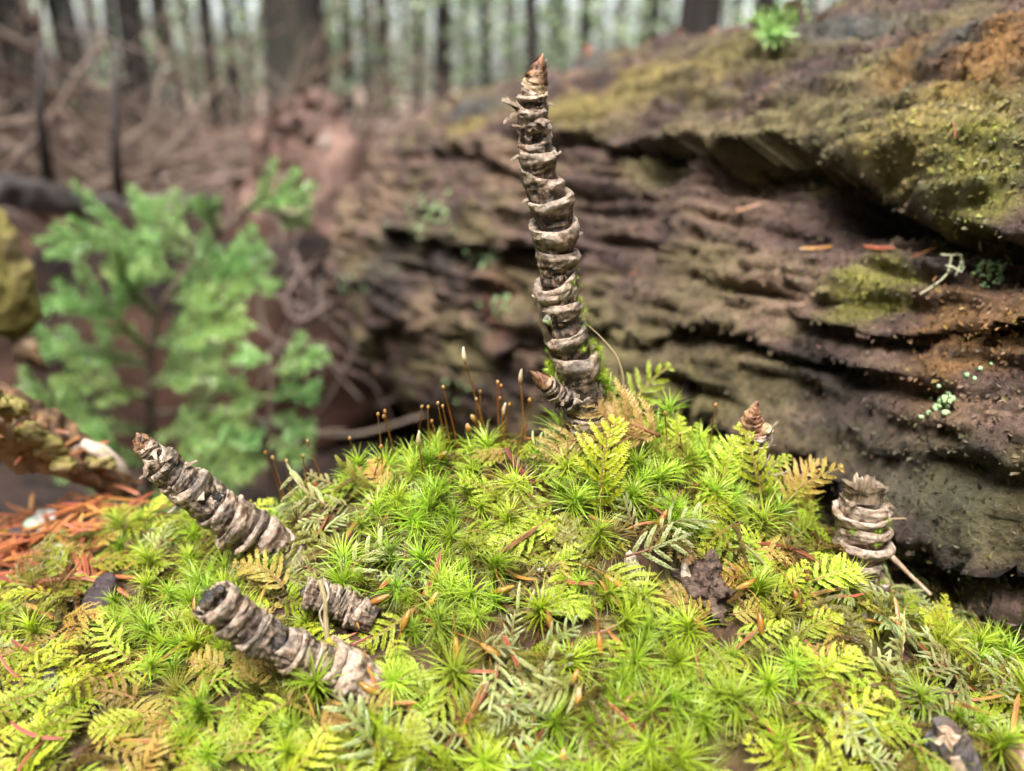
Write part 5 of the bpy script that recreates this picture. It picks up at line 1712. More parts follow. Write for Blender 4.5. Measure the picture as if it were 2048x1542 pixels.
def tuft_at(px, py, s, label, up=(0, -.1, 1), lift=.002, Y=None):
    p = at_y(px, py, Y) if Y else on_mound(px, py)
    o = obj('moss_tuft', TUFT[int(px) % len(TUFT)])
    tag(o, label, 'moss', None)
    place(o, p + np.array([0, 0, lift]), up, [1, .2, 0], s)
tuft_at(1330, 862, 1.0, 'spiky green moss tuft rising beside the tan fern frond', (0.1, -.2, 1), .006)
tuft_at(870, 915, 1.0, 'spiky green moss tuft under the brown spore stalks', (0, -.2, 1), .004)
tuft_at(720, 965, 1.05, 'spiky green moss tuft on the low shoulder of the mound', (0, -.2, 1), .003)
r = np.random.default_rng(4)
i_ = 0
for px, py, s in [(1163, 575, .22), (1168, 625, .28), (1166, 655, .2), (1195, 700, .40), (1198, 720, .38), (1112, 738, .36), (1105, 725, .3), (1206, 745, .34), (1215, 765, .36), (1180, 600, .16), (1120, 750, .3), (1160, 640, .16), (1190, 715, .34), (1210, 780, .4), (1150, 700, .22), (1110, 640, .16), (1140, 560, .18), (1170, 690, .3), (1130, 765, .28), (1190, 760, .34), (1150, 600, .18), (1165, 540, .14), (1100, 700, .2), (1100, 745, .3), (1168, 610, .2), (1130, 570, .15)]:
    c = at_y(px, py, .1505)
    i = np.argmin(np.sum((AX_TALL.C - c) ** 2, 1))
    D = unit(c - AX_TALL.C[i] - FWD * .001)
    o = obj('moss_tuft', TUFT[i_ % len(TUFT)])
    tag(o, 'tiny green moss tuft clinging to the lower half of the tall stem', 'moss', 'tiny moss tufts on the tall stem')
    place(o, AX_TALL.C[i] + D * AX_TALL.r[i] * .92, D + np.array([0, 0, .4]), r.normal(size=3), s)
    i_ += 1
for k in range(14):
    i = r.integers(10, 120)
    ph = r.uniform(-1.9, 1.9)
    D = AX_STUMP.N[i] * math.cos(ph) + AX_STUMP.B[i] * math.sin(ph)
    o = obj('moss_tuft', TUFT[k % len(TUFT)])
    tag(o, 'tiny green moss tuft growing on the sides of the stem stump', 'moss', 'tiny moss tufts on the stem stump')
    place(o, AX_STUMP.C[i] + D * AX_STUMP.r[i] * .93, D + np.array([0, 0, .3]), r.normal(size=3), r.uniform(.12, .26))

# ------------------------------------------------------------------ spore stalks
SPORES = [  # tip px, py, foot px, py, capsule: 0 small tip, 1 pale hood, 2 orange capsule
    (930, 722, 990, 880, 1), (887, 778, 922, 910, 0), (960, 787, 968, 890, 0), (952, 802, 985, 900, 0), (995, 768, 1000, 890, 0), (1002, 776, 1032, 900, 0), (1041, 766, 1032, 900, 1), (1058, 803, 1040, 895, 0), (1006, 832, 1022, 895, 1),
    (770, 826, 798, 930, 0), (756, 832, 778, 935, 0), (768, 836, 790, 930, 0), (876, 810, 892, 930, 0), (843, 817, 868, 930, 0), (856, 818, 872, 940, 0), (886, 816, 905, 930, 0), (864, 846, 880, 940, 0), (838, 890, 850, 985, 1), (875, 920, 880, 960, 2),
    (616, 886, 655, 985, 0), (532, 908, 565, 965, 0), (546, 918, 562, 965, 0), (573, 925, 600, 1000, 0), (606, 916, 618, 1010, 0), (640, 975, 660, 1000, 2), (762, 896, 770, 985, 0), (757, 922, 772, 1000, 0), (1430, 814, 1400, 950, 0), (1637, 944, 1618, 1010, 0),
    (940, 865, 965, 920, 2), (955, 845, 960, 900, 2), (1330, 830, 1338, 950, 0), (1360, 872, 1366, 960, 0), (1275, 870, 1278, 925, 2), (1018, 812, 1012, 900, 0), (1000, 800, 1006, 890, 0), (722, 940, 735, 985, 0), (810, 905, 822, 960, 0), (700, 880, 735, 975, 0)]
def spore(tx, ty, fx, fy, kind, k):
    r = np.random.default_rng(k)
    f = on_mound(fx, fy)
    if f is None:
        f = at_y(fx, fy, .15)
    tip = at_y(tx, ty, f[1] + r.uniform(-.003, .001))
    f = f - np.array([0, 0, .002])
    t = thing('moss_sporophyte', ['slender brown moss spore stalk with a small tip on the crest', 'moss spore stalk with a pale whitish hooded tip on the crest', 'moss spore stalk with an orange brown capsule on the crest'][kind], 'spore stalk', f, ['brown spore stalks', 'pale hooded spore stalks', 'orange capsule spore stalks'][kind])
    mid = (f + tip) / 2 + RIGHT * r.normal() * .0006
    C = smooth_path([f, mid, tip], 14) - f
    mb = MB()
    w = .00016 if kind != 1 else .00022
    tube(mb, C, np.linspace(w * 1.15, w * .7, 14), 6)
    obj('stalk', mb.mesh('stalk'), M['seta'], t)
    d = unit(C[-1] - C[-3])
    if kind == 2:
        d = unit(d + RIGHT * r.normal() * .8)
    L, rad = [(.0009, .00030), (.0034, .00046), (.0028, .00058)][kind]
    v = np.linspace(0, 1, 12)
    m2 = MB()
    prof = [np.sin(math.pi * (0.1 + 0.85 * v)) ** .7, np.interp(v, [0, .3, .6, 1], [.5, 1, .8, .25]), np.sin(math.pi * (0.06 + .9 * v)) ** .8][kind]
    tube(m2, C[-1] + d * ((v - .06) * L)[:, None] + RIGHT * (.15 * L * v ** 2)[:, None], rad * prof + .00005, 9)
    obj('capsule', m2.mesh('capsule'), M['capsule_pale'] if kind == 1 else M['capsule'], t)
for k, q in enumerate(SPORES):
    spore(*q, k)

def capsule_on_moss(px, py, ang, k):
    p = on_mound(px, py)
    n = mound_n(np.array(p[0]), np.array(p[1]))
    t = thing('spore_capsule', 'loose orange brown spore capsule lying over the moss', 'spore capsule', p + n * .0042, 'loose spore capsules on the moss')
    d = unit(RIGHT * math.cos(ang) + UP * math.sin(ang))
    v = np.linspace(0, 1, 14)
    m2 = MB()
    tube(m2, d * ((v - .5) * .0042)[:, None] - FWD * (.0006 * np.sin(v * 3))[:, None], .00058 * np.sin(math.pi * (0.05 + .9 * v)) ** .7 + .00004, 10)
    obj('capsule', m2.mesh('capsule'), M['capsule'], t)
    m3 = MB()
    tube(m3, d * ((-.5 - v * 1.6) * .0042)[:, None] - n * (.004 * v ** 2)[:, None], .00012, 6)
    obj('stalk', m3.mesh('stalk'), M['seta'], t)
for k, (px, py, a) in enumerate([(808, 1265, 1.2), (912, 1318, -1.5), (768, 1225, .4), (1095, 1265, -1.3), (1578, 1222, -1.2), (1500, 1280, -1.5), (1376, 1262, -.8), (1475, 1182, 3.6), (1240, 1420, .8), (985, 1312, -.5), (1138, 1370, 1.0), (1306, 1068, 1.0), (1225, 1180, -.6),
                                  (1155, 1415, 1.5), (1010, 1190, .3), (745, 1405, -.5), (1190, 1300, -1.5), (1130, 1520, 1.5), (870, 1230, 1.0)]):
    capsule_on_moss(px, py, a, k)

# ------------------------------------------------------------------ fallen conifer needles
def needle_mesh(seed, L=.0125):
    r = np.random.default_rng(seed)
    v = np.linspace(0, 1, 10)
    b = r.uniform(-.12, .22)
    C = np.stack([L * (v - .5), L * b * (v - .5) ** 2 * 2, L * .05 * r.normal() * (v - .5) ** 2], -1)
    mb = MB()
    T, N, B = frames(C, (0, 0, 1))
    a = np.array([0, 1, 2, 3, 4, 5]) * math.pi / 3
    rr = .00058 * np.interp(v, [0, .06, .3, .85, 1], [.35, .8, 1, .9, .1])
    D = N[:, None] * (np.cos(a) * .62)[None, :, None] + B[:, None] * np.sin(a)[None, :, None]
    P = C[:, None] + D * rr[:, None, None]
    mb.add(P.reshape(-1, 3), grid_faces(10, 6, True), t=np.tile([.1, .9, .9, .1, .9, .9], 10) * .8, rnd=0.0)
    return keep_mats(mb.mesh('conifer_needle', False), M['needle'])
NEEDLE = [needle_mesh(s, .0105 + .0011 * s) for s in range(6)]
def needle_dir(p, d, up, k, label, group, s=1.0):
    o = obj('conifer_needle', NEEDLE[k % len(NEEDLE)])
    tag(o, label, 'needle', group)
    x = unit(d)
    z = unit(np.asarray(up, float) - x * np.dot(up, x))
    y = np.cross(z, x)
    o.matrix_world = Matrix(((x[0] * s, y[0] * s, z[0] * s, p[0]), (x[1] * s, y[1] * s, z[1] * s, p[1]), (x[2] * s, y[2] * s, z[2] * s, p[2]), (0, 0, 0, 1)))
LN1, GN1 = 'reddish brown fallen conifer needle lying on the green moss', 'fallen conifer needles on the moss'
def needle_px(ax_, ay_, bx_, by_, k, lift=.0045):
    c = on_mound((ax_ + bx_) / 2, (ay_ + by_) / 2)
    n = mound_n(np.array(c[0]), np.array(c[1]))
    c = c + n * lift
    dep = depth_of(c)
    d = RIGHT * (bx_ - ax_) + UP * (ay_ - by_)
    d = d - n * np.dot(unit(d), n) * np.linalg.norm(d) * .5
    ln = math.hypot(bx_ - ax_, by_ - ay_) * dep / FPX
    needle_dir(c, d, n + np.array([0, -.4, 0]), k, 'reddish brown fallen needle on moss ' + where(c), 'fallen needles on moss ' + where(c), ln / (.0105 + .0011 * (k % 6)))
for k, q in enumerate([(1012, 922, 1060, 998), (1002, 1140, 1092, 1078), (1132, 880, 1128, 945), (1640, 1015, 1660, 1098), (830, 1285, 893, 1130), (890, 1200, 990, 1215), (930, 1460, 965, 1380), (740, 1360, 768, 1435), (745, 1432, 840, 1425), (700, 1240, 720, 1290),
                       (990, 1150, 1010, 1200), (1520, 1455, 1580, 1530), (1100, 1460, 1070, 1540), (1190, 1185, 1225, 1240), (1220, 1420, 1300, 1510), (975, 1380, 930, 1465), (1890, 1180, 1905, 1235), (1745, 1390, 1775, 1450), (1905, 1390, 1920, 1340), (1930, 1450, 2000, 1430),
                       (1880, 1445, 1960, 1470), (1960, 1490, 1900, 1440), (1840, 1510, 1850, 1542), (1715, 1420, 1730, 1500), (690, 1300, 720, 1290), (695, 1320, 750, 1290), (620, 1410, 640, 1460), (730, 1330, 720, 1395), (1180, 1290, 1240, 1270), (885, 1515, 905, 1480),
                       (1245, 880, 1300, 890), (1382, 1320, 1390, 1385), (400, 1230, 415, 1330), (200, 1420, 150, 1470), (20, 1490, 130, 1530), (0, 1340, 50, 1420), (40, 1310, 95, 1345), (60, 1330, 100, 1320), (350, 1520, 250, 1500), (530, 1530, 560, 1510), (210, 1330, 240, 1300), (230, 1270, 245, 1310),
                       (1040, 1370, 1080, 1420), (1100, 1345, 1040, 1330), (1765, 1270, 1790, 1300), (1240, 1085, 1300, 1065), (1180, 1060, 1240, 1075), (1630, 1230, 1700, 1210), (560, 1180, 545, 1230), (2005, 1380, 1980, 1440), (1870, 1250, 1980, 1265), (1990, 1200, 2010, 1250)]):
    needle_px(*q, k)
rn = np.random.default_rng(91)
cand = scatter(2500, .0052, 19, -.105, .105, .092, .165)
cand = cand[in_view(cand, 0) & clear_ok(cand)]
rn.shuffle(cand)
for k, p in enumerate(cand[:70]):
    n = mound_n(np.array(p[0]), np.array(p[1]))
    a = rn.uniform(0, 2 * math.pi)
    t_ = np.array([math.cos(a), math.sin(a), 0])
    d = unit(t_ - n * np.dot(t_, n)) + n * rn.normal() * .35
    needle_dir(p + n * rn.uniform(.0015, .004), d, n, k, 'reddish brown fallen needle on moss ' + where(p), 'fallen needles on moss ' + where(p), rn.uniform(.6, .95))

# needle drift on the bare ground beside the grey chips
LN2, GN2 = 'rusty fallen conifer needle in the needle drift around the grey bark chips', 'needle drift around the grey bark chips'
k = 0
heap = MB()
for px, py, sx, sy, cnt_ in [(60, 1025, 90, 22, 90), (60, 1080, 80, 55, 60), (60, 1150, 80, 25, 30), (160, 1130, 70, 30, 22), (190, 1015, 60, 16, 30)]:
    for _ in range(cnt_):
        p = on_mound(px + rn.normal() * sx, py + rn.normal() * sy)
        if p is None or p[0] > -.055:
            continue
        n = mound_n(np.array(p[0]), np.array(p[1]))
        a = rn.uniform(0, 2 * math.pi)
        t_ = np.array([math.cos(a), math.sin(a), 0])
        d = unit(t_ - n * np.dot(t_, n)) + n * rn.normal() * .22
        if k < 105:
            needle_dir(p + n * rn.uniform(.001, .0045), d, n, k, LN2, GN2, rn.uniform(.9, 1.35))
        else:
            me_ = NEEDLE[k % len(NEEDLE)]
            co = np.empty(len(me_.vertices) * 3, dtype=np.float32)
            me_.vertices.foreach_get('co', co)
            X_ = unit(d)
            Z_ = unit(n - X_ * np.dot(n, X_))
            co = co.reshape(-1, 3) * rn.uniform(.9, 1.35)
            heap.add(co[:, :1] * X_ + co[:, 1:2] * np.cross(Z_, X_) + co[:, 2:] * Z_ + p + n * rn.uniform(.0005, .003), grid_faces(10, 6, True), t=np.tile([.1, .9, .9, .1, .9, .9], 10) * .8, rnd=rn.random())
        k += 1
if heap.n:
    tag(obj('needle_litter', heap.mesh('needle_litter', False), M['needle']), 'loose rusty needle litter under the grey bark chips', 'litter', kind='stuff')

# ------------------------------------------------------------------ water drops and dry strands
def drop(p, r0, label, hang=True):
    a = np.linspace(0, 2 * math.pi, 28, endpoint=False)
    b = np.linspace(-math.pi / 2 + .01, math.pi / 2 - .01, 18)
    A, B = np.meshgrid(a, b)
    st = 1 + .35 * np.maximum(np.sin(B), 0) ** 2
    sh = 1 - .25 * np.maximum(np.sin(B), 0) ** 2
    V = np.stack([np.cos(A) * np.cos(B) * sh, np.sin(A) * np.cos(B) * sh, np.sin(B) * st], -1) * r0
    o = obj('water_droplet', mk_mesh('water_droplet', V.reshape(-1, 3), grid_faces(18, 28, True)), M['water'], None, p)
    tag(o, label, 'water drop')
drop(at_y(1151, 858, .1435), .0011, 'clear water droplet hanging under the tan fern frond')
p_ = on_mound(1078, 1138)
drop(p_ + np.array([0, -.004, .003]), .0009, 'clear water droplet hanging beside a long brown needle in the moss')
p_ = on_mound(1800, 1185)
drop(p_ + np.array([0, -.003, .0030]), .0009, 'clear water droplet at a moss tip touching the red seed husk')

def strand(name, label, cat, pts, w0, w1, material, seed=0):
    P = np.array([at_y(*q) for q in pts])
    mb = MB()
    tube(mb, smooth_path(P, 24), np.linspace(w0, w1, 24), 7, w0 * .2, .3 / w0 * .3, seed)
    o = obj(name, mb.mesh(name, True, P[0]), material, None, P[0])
    tag(o, label, cat)
strand('dry_stalk', 'thin grey curved dry stalk rising beside the tall stem foot', 'dry stalk', [(1248, 800, .1520), (1245, 750, .1525), (1232, 712, .1530), (1205, 678, .1540), (1178, 652, .1550)], .00040, .00012, M['straw'])
m_ = on_mound(1500, 1110)
strand('dry_stalk', 'long yellow curved spore stalk hanging across fern moss', 'dry stalk', [(1490, 1090, m_[1] - .005), (1530, 1130, m_[1] - .006), (1560, 1180, m_[1] - .0085), (1578, 1215, m_[1] - .012)], .00022, .00016, M['straw'])
strand('dry_stalk', 'thin straw coloured needle sticking out of the stem stump', 'dry stalk', [(1760, 1044, .1475), (1785, 1038, .1480), (1812, 1037, .1485)], .00035, .00015, M['straw'])
strand('grey_stick', 'grey weathered stick slanting from the stem stump foot into the dark gap', 'stick', [(1780, 1110, .153), (1820, 1150, .150), (1862, 1190, .147)], .0007, .0004, M['wood_pale'])
strand('dry_stalk', 'thin yellow grass stalk slanting over green tufts at the mound foot', 'dry stalk', [(1275, 1280, .1195), (1262, 1340, .116), (1240, 1420, .111)], .00020, .00014, M['straw'])

# ================================================================== young spruces behind the mound
def shoot(mb_n, C, ln, n, r, el=.55):
    T, N, B = frames(C, (0.05, .1, 1.0))
    idx = np.linspace(0.5, len(C) - 1.01, n)
    i0 = idx.astype(int)
    f = (idx - i0)[:, None]
    P = C[i0] * (1 - f) + C[i0 + 1] * f
    a = np.arange(n) * 2.39996 + r.normal(size=n) * .3
    D = N[i0] * np.cos(a)[:, None] * .75 + B[i0] * np.sin(a)[:, None]
    tp = np.interp(np.linspace(0, 1, n), [0, .1, .8, 1], [.6, 1, .9, .5])[:, None]
    d = unit(D + T[i0] * r.uniform(.45, .95, (n, 1)))
    l = ln * tp * r.uniform(.85, 1.15, (n, 1))
    s = unit(np.cross(d, r.normal(size=(n, 3)))) * ln * .085
    V = np.stack([P - s, P + s, P + d * l + s * .5, P + d * l - s * .5], 1)
    mb_n.add(V.reshape(-1, 3), np.arange(n * 4).reshape(n, 4), t=np.tile([.2, .2, .9, .9], n), rnd=0.0)

def spruce(name, label, trunk, branches, seed, r0):
    r = np.random.default_rng(seed)
    P = np.array([at_y(*q) for q in trunk])
    t = thing(name, label, 'young tree', P[0])
    C = smooth_path(P, 40)
    mb = MB()
    tube(mb, C - P[0], np.linspace(r0, r0 * .3, 40), 9, r0 * .2, 200, seed)
    obj('trunk', mb.mesh('trunk'), M['twigbark'], t)
    for b in branches:
        Bp = np.array([at_y(*q) for q in b])
        Cb = smooth_path(Bp, 20)
        L = np.sum(np.linalg.norm(np.diff(Cb, axis=0), axis=1))
        m1, m2 = MB(), MB()
        tube(m1, Cb - P[0], np.linspace(r0 * .45, r0 * .16, 20), 6, rnd=0.0)
        shoot(m2, Cb - P[0], .0070, int(L / .00040), r)
        ns = int(L / .0105)
        for k in range(ns):
            i = int((.22 + .68 * k / max(ns, 1)) * 19)
            tt = unit(Cb[min(i + 1, 19)] - Cb[max(i - 1, 0)])
            sd = unit(np.cross(tt, [0, -.75, .65])) * (1 if k % 2 else -1)
            d = unit(tt * .85 + sd * .7 + np.array([0, r.normal() * .35, .12]))
            l = L * r.uniform(.22, .58) * (1.15 - i / 24)
            Cs = Cb[i] + d * (l * np.linspace(0, 1, 9))[:, None] + np.array([0, 0, 1]) * (l * .10 * np.linspace(0, 1, 9) ** 2)[:, None]
            tube(m1, Cs - P[0], np.linspace(r0 * .22, r0 * .1, 9), 5, rnd=0.0)
            shoot(m2, Cs - P[0], .0066, int(l / .00040), r)
        br = obj('branch', m1.mesh('branch'), M['twigbark'], t)
        nn = obj('needle_spray', m2.mesh('needle_spray', False), M['spruce'], br)
        nn['kind'] = 'stuff'
Y0 = .47
spruce('spruce_sapling', 'young green spruce sapling with curved stem growing in the hollow behind the mound', [(298, 1060, .46), (300, 850, .465), (300, 720, .47), (325, 610, .475), (400, 510, .49), (470, 440, .50), (520, 385, .51)], [
    [(395, 520, .49), (250, 475, .47), (70, 480, .45)], [(410, 505, .49), (330, 440, .50), (290, 395, .51)], [(440, 470, .495), (415, 420, .48), (395, 395, .47)], [(300, 705, .47), (200, 615, .45), (75, 600, .44)],
    [(315, 640, .475), (250, 560, .46), (232, 480, .45)], [(328, 605, .475), (450, 575, .46), (560, 565, .45)], [(345, 585, .48), (440, 530, .47), (530, 505, .46)], [(310, 690, .47), (420, 650, .45), (505, 650, .43)], [(300, 730, .47), (170, 700, .46), (60, 690, .46)],
    [(300, 770, .465), (380, 740, .44), (440, 730, .42)], [(298, 800, .465), (200, 770, .44), (110, 760, .43)], [(298, 860, .46), (150, 840, .45), (30, 780, .45)], [(300, 880, .46), (400, 860, .44), (490, 850, .43)], [(300, 930, .46), (200, 900, .43), (110, 890, .42)], [(300, 950, .46), (420, 920, .43), (500, 925, .42)],
    [(485, 425, .50), (560, 390, .49), (620, 400, .48)], [(500, 405, .505), (570, 430, .50), (615, 450, .50)], [(300, 990, .46), (380, 970, .42), (460, 960, .40)], [(300, 1000, .46), (200, 960, .43), (150, 930, .42)], [(360, 560, .485), (300, 540, .50), (210, 545, .51)], [(305, 680, .47), (380, 690, .49), (450, 700, .5)]], 51, .0035)
spruce('spruce_sapling', 'smaller spruce seedling with a drooping fan of branches beside the tangled roots', [(542, 1040, .40), (540, 880, .405), (542, 780, .41), (546, 700, .415)], [
    [(545, 745, .412), (600, 725, .405), (655, 715, .40)], [(542, 800, .41), (480, 785, .40), (435, 740, .395)], [(540, 830, .408), (590, 850, .40), (625, 870, .39)], [(540, 850, .406), (490, 870, .40), (440, 880, .39)], [(541, 790, .41), (590, 785, .40), (625, 800, .395)],
    [(545, 725, .414), (500, 712, .42), (465, 720, .42)], [(540, 880, .405), (580, 900, .39), (600, 930, .38)], [(540, 890, .405), (500, 930, .40), (480, 950, .39)]], 52, .0022)
_y = log_y(1566, 105)
spruce('spruce_sapling', 'tiny bright spruce seedling sprouting on top of the rotten log', [(1566, 95, _y + 0.000), (1566, 70, _y + 0.000), (1566, 50, _y + 0.000)], [
    [(1566, 62, _y + 0.000), (1590, 52, _y + -0.005), (1606, 48, _y + -0.010)], [(1566, 62, _y + 0.000), (1545, 52, _y + 0.000), (1528, 50, _y + 0.000)], [(1566, 60, _y + 0.000), (1560, 40, _y + -0.005), (1556, 26, _y + -0.010)], [(1566, 60, _y + 0.000), (1578, 38, _y + 0.005), (1584, 28, _y + 0.010)], [(1566, 66, _y + 0.000), (1550, 66, _y + -0.020), (1540, 68, _y + -0.030)]], 53, .0010)

# tangled roots and dead twigs by the log end
rr_ = np.random.default_rng(61)
def tangle():
    base = at_y(620, 900, 0.596)
    t = thing('root_tangle', 'tangle of thin curling brown roots hanging under the log end', 'roots', base)
    for k, pts in enumerate([[(560, 480, 0.639), (545, 560, 0.625), (520, 640, 0.611), (560, 720, 0.596), (640, 760, 0.596)], [(590, 500, 0.625), (610, 580, 0.596), (590, 660, 0.582), (620, 760, 0.582)], [(640, 520, 0.611), (600, 560, 0.582), (560, 610, 0.568), (600, 640, 0.568), (670, 620, 0.582)],
                             [(520, 560, 0.625), (580, 600, 0.611), (640, 640, 0.596), (700, 700, 0.596)], [(660, 560, 0.611), (630, 640, 0.582), (650, 720, 0.582), (700, 790, 0.568)], [(510, 640, 0.611), (560, 690, 0.582), (660, 700, 0.568), (740, 740, 0.568)], [(600, 460, 0.653), (570, 520, 0.639), (600, 600, 0.625), (560, 700, 0.611), (520, 780, 0.596)],
                             [(690, 600, 0.611), (640, 600, 0.596), (590, 640, 0.596), (570, 720, 0.582)], [(620, 690, 0.568), (680, 740, 0.554), (740, 780, 0.554), (790, 830, 0.554)], [(540, 420, 0.682), (560, 500, 0.653), (520, 600, 0.639)], [(700, 660, 0.596), (660, 780, 0.568), (620, 860, 0.554)], [(760, 800, 0.568), (820, 790, 0.554), (850, 780, 0.554)],
                             [(580, 520, 0.639), (640, 560, 0.625), (680, 640, 0.611)], [(530, 500, 0.653), (600, 540, 0.639), (650, 500, 0.625)]]):
        P = np.array([at_y(*q) for q in pts]) + rr_.normal(size=(len(pts), 3)) * .004
        mb = MB()
        tube(mb, smooth_path(P, 30) - base, np.linspace(.0020, .0009, 30) * rr_.uniform(.6, 1.4), 8, .0005, 300, k)
        obj('root', mb.mesh('root'), M['root'], t)
tangle()
branch_thing('dead_branch', 'thin grey dead stick lying low across the hollow under the spruce seedlings', 'stick', [(300, 830, .50), (430, 820, .48), (560, 850, .47), (700, 870, .47), (850, 830, .46)], .0024, .0012, M['root'], None, 3, 131, .12)
branch_thing('dead_branch', 'reddish dead stick slanting behind the spruce seedlings', 'stick', [(380, 860, .52), (450, 770, .52), (560, 690, .53)], .0028, .0012, M['twigbark'], None, 3, 132, .15)

# dark earth bank in the hollow, between spruce and log
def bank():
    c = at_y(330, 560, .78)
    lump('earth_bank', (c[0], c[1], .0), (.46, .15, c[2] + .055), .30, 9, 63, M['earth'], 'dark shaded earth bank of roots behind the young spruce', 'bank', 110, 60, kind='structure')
bank()

# ------------------------------------------------------------------ wood ledge, stump and needles at the mound's flank
def slab():
    P = np.array([at_y(-140, 800, .185), at_y(0, 850, .195), at_y(80, 885, .200), at_y(160, 920, .203), at_y(265, 985, .205)])
    t = thing('rotten_branch', 'rotting bark covered branch with gold moss and needles at the mound edge', 'branch', P[0])
    C = smooth_path(P, 70)
    mb = MB()
    tube(mb, C - P[0], np.interp(np.linspace(0, 1, 70), [0, .5, .85, 1], [.0105, .0085, .0055, .0030]), 40, .0028, 260, 8)
    obj('bark', mb.mesh('bark'), M['slab'], t)
    for k, (px, py, Y, rad) in enumerate([(10, 815, .183, (.005, .002, .003)), (100, 895, .191, (.0042, .002, .003)), (60, 870, .19, (.004, .002, .003)), (200, 925, .197, (.004, .0018, .002)), (-30, 800, .181, (.005, .002, .003)), (130, 930, .190, (.003, .0016, .0022))]):
        lump('moss_cushion', at_y(px, py, Y) - P[0], rad, .7, 700, 20 + k, M['mossy_slab'], None, None, 30, 18, parent=t)
    m2 = MB()
    tube(m2, np.array([at_y(165, 885, .1975), at_y(200, 903, .1975), at_y(235, 930, .199), at_y(268, 962, .200)]) - P[0], [.0012, .0020, .0020, .0010], 14, .0006, 500, 3)
    obj('bare_wood', m2.mesh('bare_wood'), M['chip_ivory'], t)
    L3, G3 = 'rusty fallen conifer needle on the rotting branch at the mound edge', 'needles on the rotting branch'
    r = np.random.default_rng(72)
    for k in range(46):
        i = r.integers(14, 68)
        p = C[i] + np.array([r.normal() * .003, -.006 + r.normal() * .003, .0045 + r.normal() * .002]) * np.interp(i, [0, 70], [1.2, .5])
        needle_dir(p, r.normal(size=3) * [1, .6, .35], [0, -.4, 1], k, L3, G3, r.uniform(.9, 1.3))
slab()
def left_stump():
    P = np.array([at_y(-130, 430, .30), at_y(-40, 520, .30), at_y(10, 600, .30), at_y(40, 670, .30)])
    t = thing('mossy_branch_end', 'thick moss covered branch end jutting in beside the spruce sapling', 'branch', P[0])
    mb = MB()
    tube(mb, smooth_path(P, 40) - P[0], np.interp(np.linspace(0, 1, 40), [0, .6, .9, 1], [.019, .013, .009, .004]), 30, .004, 130, 5)
    obj('mossy_bark', mb.mesh('mossy_bark'), M['mossy_slab'], t)
    for k in range(6):
        m2 = MB()
        b = at_y(20 + 8 * k, 660 + 4 * k, .298) - P[0]
        tube(m2, b + np.array([[0, 0, 0], [.002, -.001, -.006], [.001 * k, -.001, -.013]]), [.0022, .0015, .0006], 8, .0004, 500, k)
        obj('splinter', m2.mesh('splinter'), M['slab'], t)
left_stump()

# ------------------------------------------------------------------ small things on the log
def lichen(px, py, n, spread, s, label, group=None):
    r = np.random.default_rng(int(px))
    c, D = on_log(px, py, .0)
    mb = MB()
    for k in range(n):
        q = r.normal(size=2) * spread
        p, d = on_log(px + q[0], py + q[1] * .8, .0012)
        g = unit(np.cross(d, r.normal(size=3)))
        h = np.cross(d, g)
        z = s * r.uniform(.6, 1.3)
        a = np.linspace(0, 2 * math.pi, 7, endpoint=False)
        ring = p + (g * np.cos(a)[:, None] + h * np.sin(a)[:, None]) * z * r.uniform(.75, 1.25, (7, 1)) + d * z * .35 + d * r.normal(size=(7, 1)) * z * .2
        top = p + d * z * .75
        V = np.concatenate([[p], ring, [top]])
        j = np.arange(7)
        F = np.concatenate([np.stack([np.full(7, 8), 1 + j, 1 + (j + 1) % 7], -1), np.stack([np.zeros(7, int), 1 + (j + 1) % 7, 1 + j], -1)])
        mb.add(V, F, t=np.r_[.1, np.full(7, .5), 1.0], rnd=0.0)
    o = obj('lichen_cluster', mb.mesh('lichen_cluster', True, c), M['lichen'], None, c)
    tag(o, label, 'lichen', group)
lichen(1948, 515, 46, 17, .0007, 'cluster of mint green leafy lichen below the white thread lichen on the log')
lichen(1918, 797, 34, 18, .0007, 'cluster of mint green leafy lichen on the dark lower face of the log')
lichen(1985, 745, 5, 10, .0006, 'few mint green lichen flecks above the lower lichen cluster on the log')
lichen(880, 430, 46, 22, .0015, 'pale green lichen cluster on the shaded far end of the log')
lichen(968, 515, 34, 16, .0012, 'pale green lichen cluster low on the far end of the log beside the tall stem')
lichen(735, 570, 16, 26, .0015, 'sparse pale lichen specks on the dark broken end of the log')
lichen(800, 455, 9, 12, .0014, 'small grey green lichen patch left of the big far lichen cluster')
lichen(1010, 600, 16, 24, .0013, 'scattered pale lichen specks on reddish wood behind the tall stem')
lichen(930, 775, 14, 20, .0014, 'pale lichen specks at the dark foot of the log end')
lichen(1400, 820, 6, 8, .0010, 'single blurred mint lichen spot above the moss crest')
def beard():
    pts = [[(1868, 497), (1885, 495), (1902, 492), (1898, 520), (1890, 535)], [(1902, 492), (1905, 515), (1912, 530)], [(1885, 495), (1878, 530), (1868, 560), (1862, 588)], [(1882, 520), (1898, 525), (1912, 532)], [(1880, 530), (1893, 528)]]
    c, _ = on_log(1885, 530)
    t = thing('beard_lichen', 'whitish branching thread lichen hanging on the log face', 'lichen', c)
    for k, q in enumerate(pts):
        P = np.array([on_log(a, b, .0034 + .0008 * (k % 2))[0] for a, b in q])
        mb = MB()
        tube(mb, smooth_path(P, 16) - c, np.linspace(.00030, .00018, 16), 7, .0001, 900, k)
        obj('thread', mb.mesh('thread'), M['beard'], t)
    c2, _ = on_log(1928, 450)
    P = np.array([on_log(a, b, .0028)[0] for a, b in [(1940, 435), (1930, 450), (1922, 468)]])
    mb = MB()
    tube(mb, smooth_path(P, 12) - P[0], .0003, 6)
    o = obj('lichen_thread', mb.mesh('lichen_thread'), M['beard'], None, P[0])
    tag(o, 'single short white lichen thread above the branching thread lichen', 'lichen')
beard()
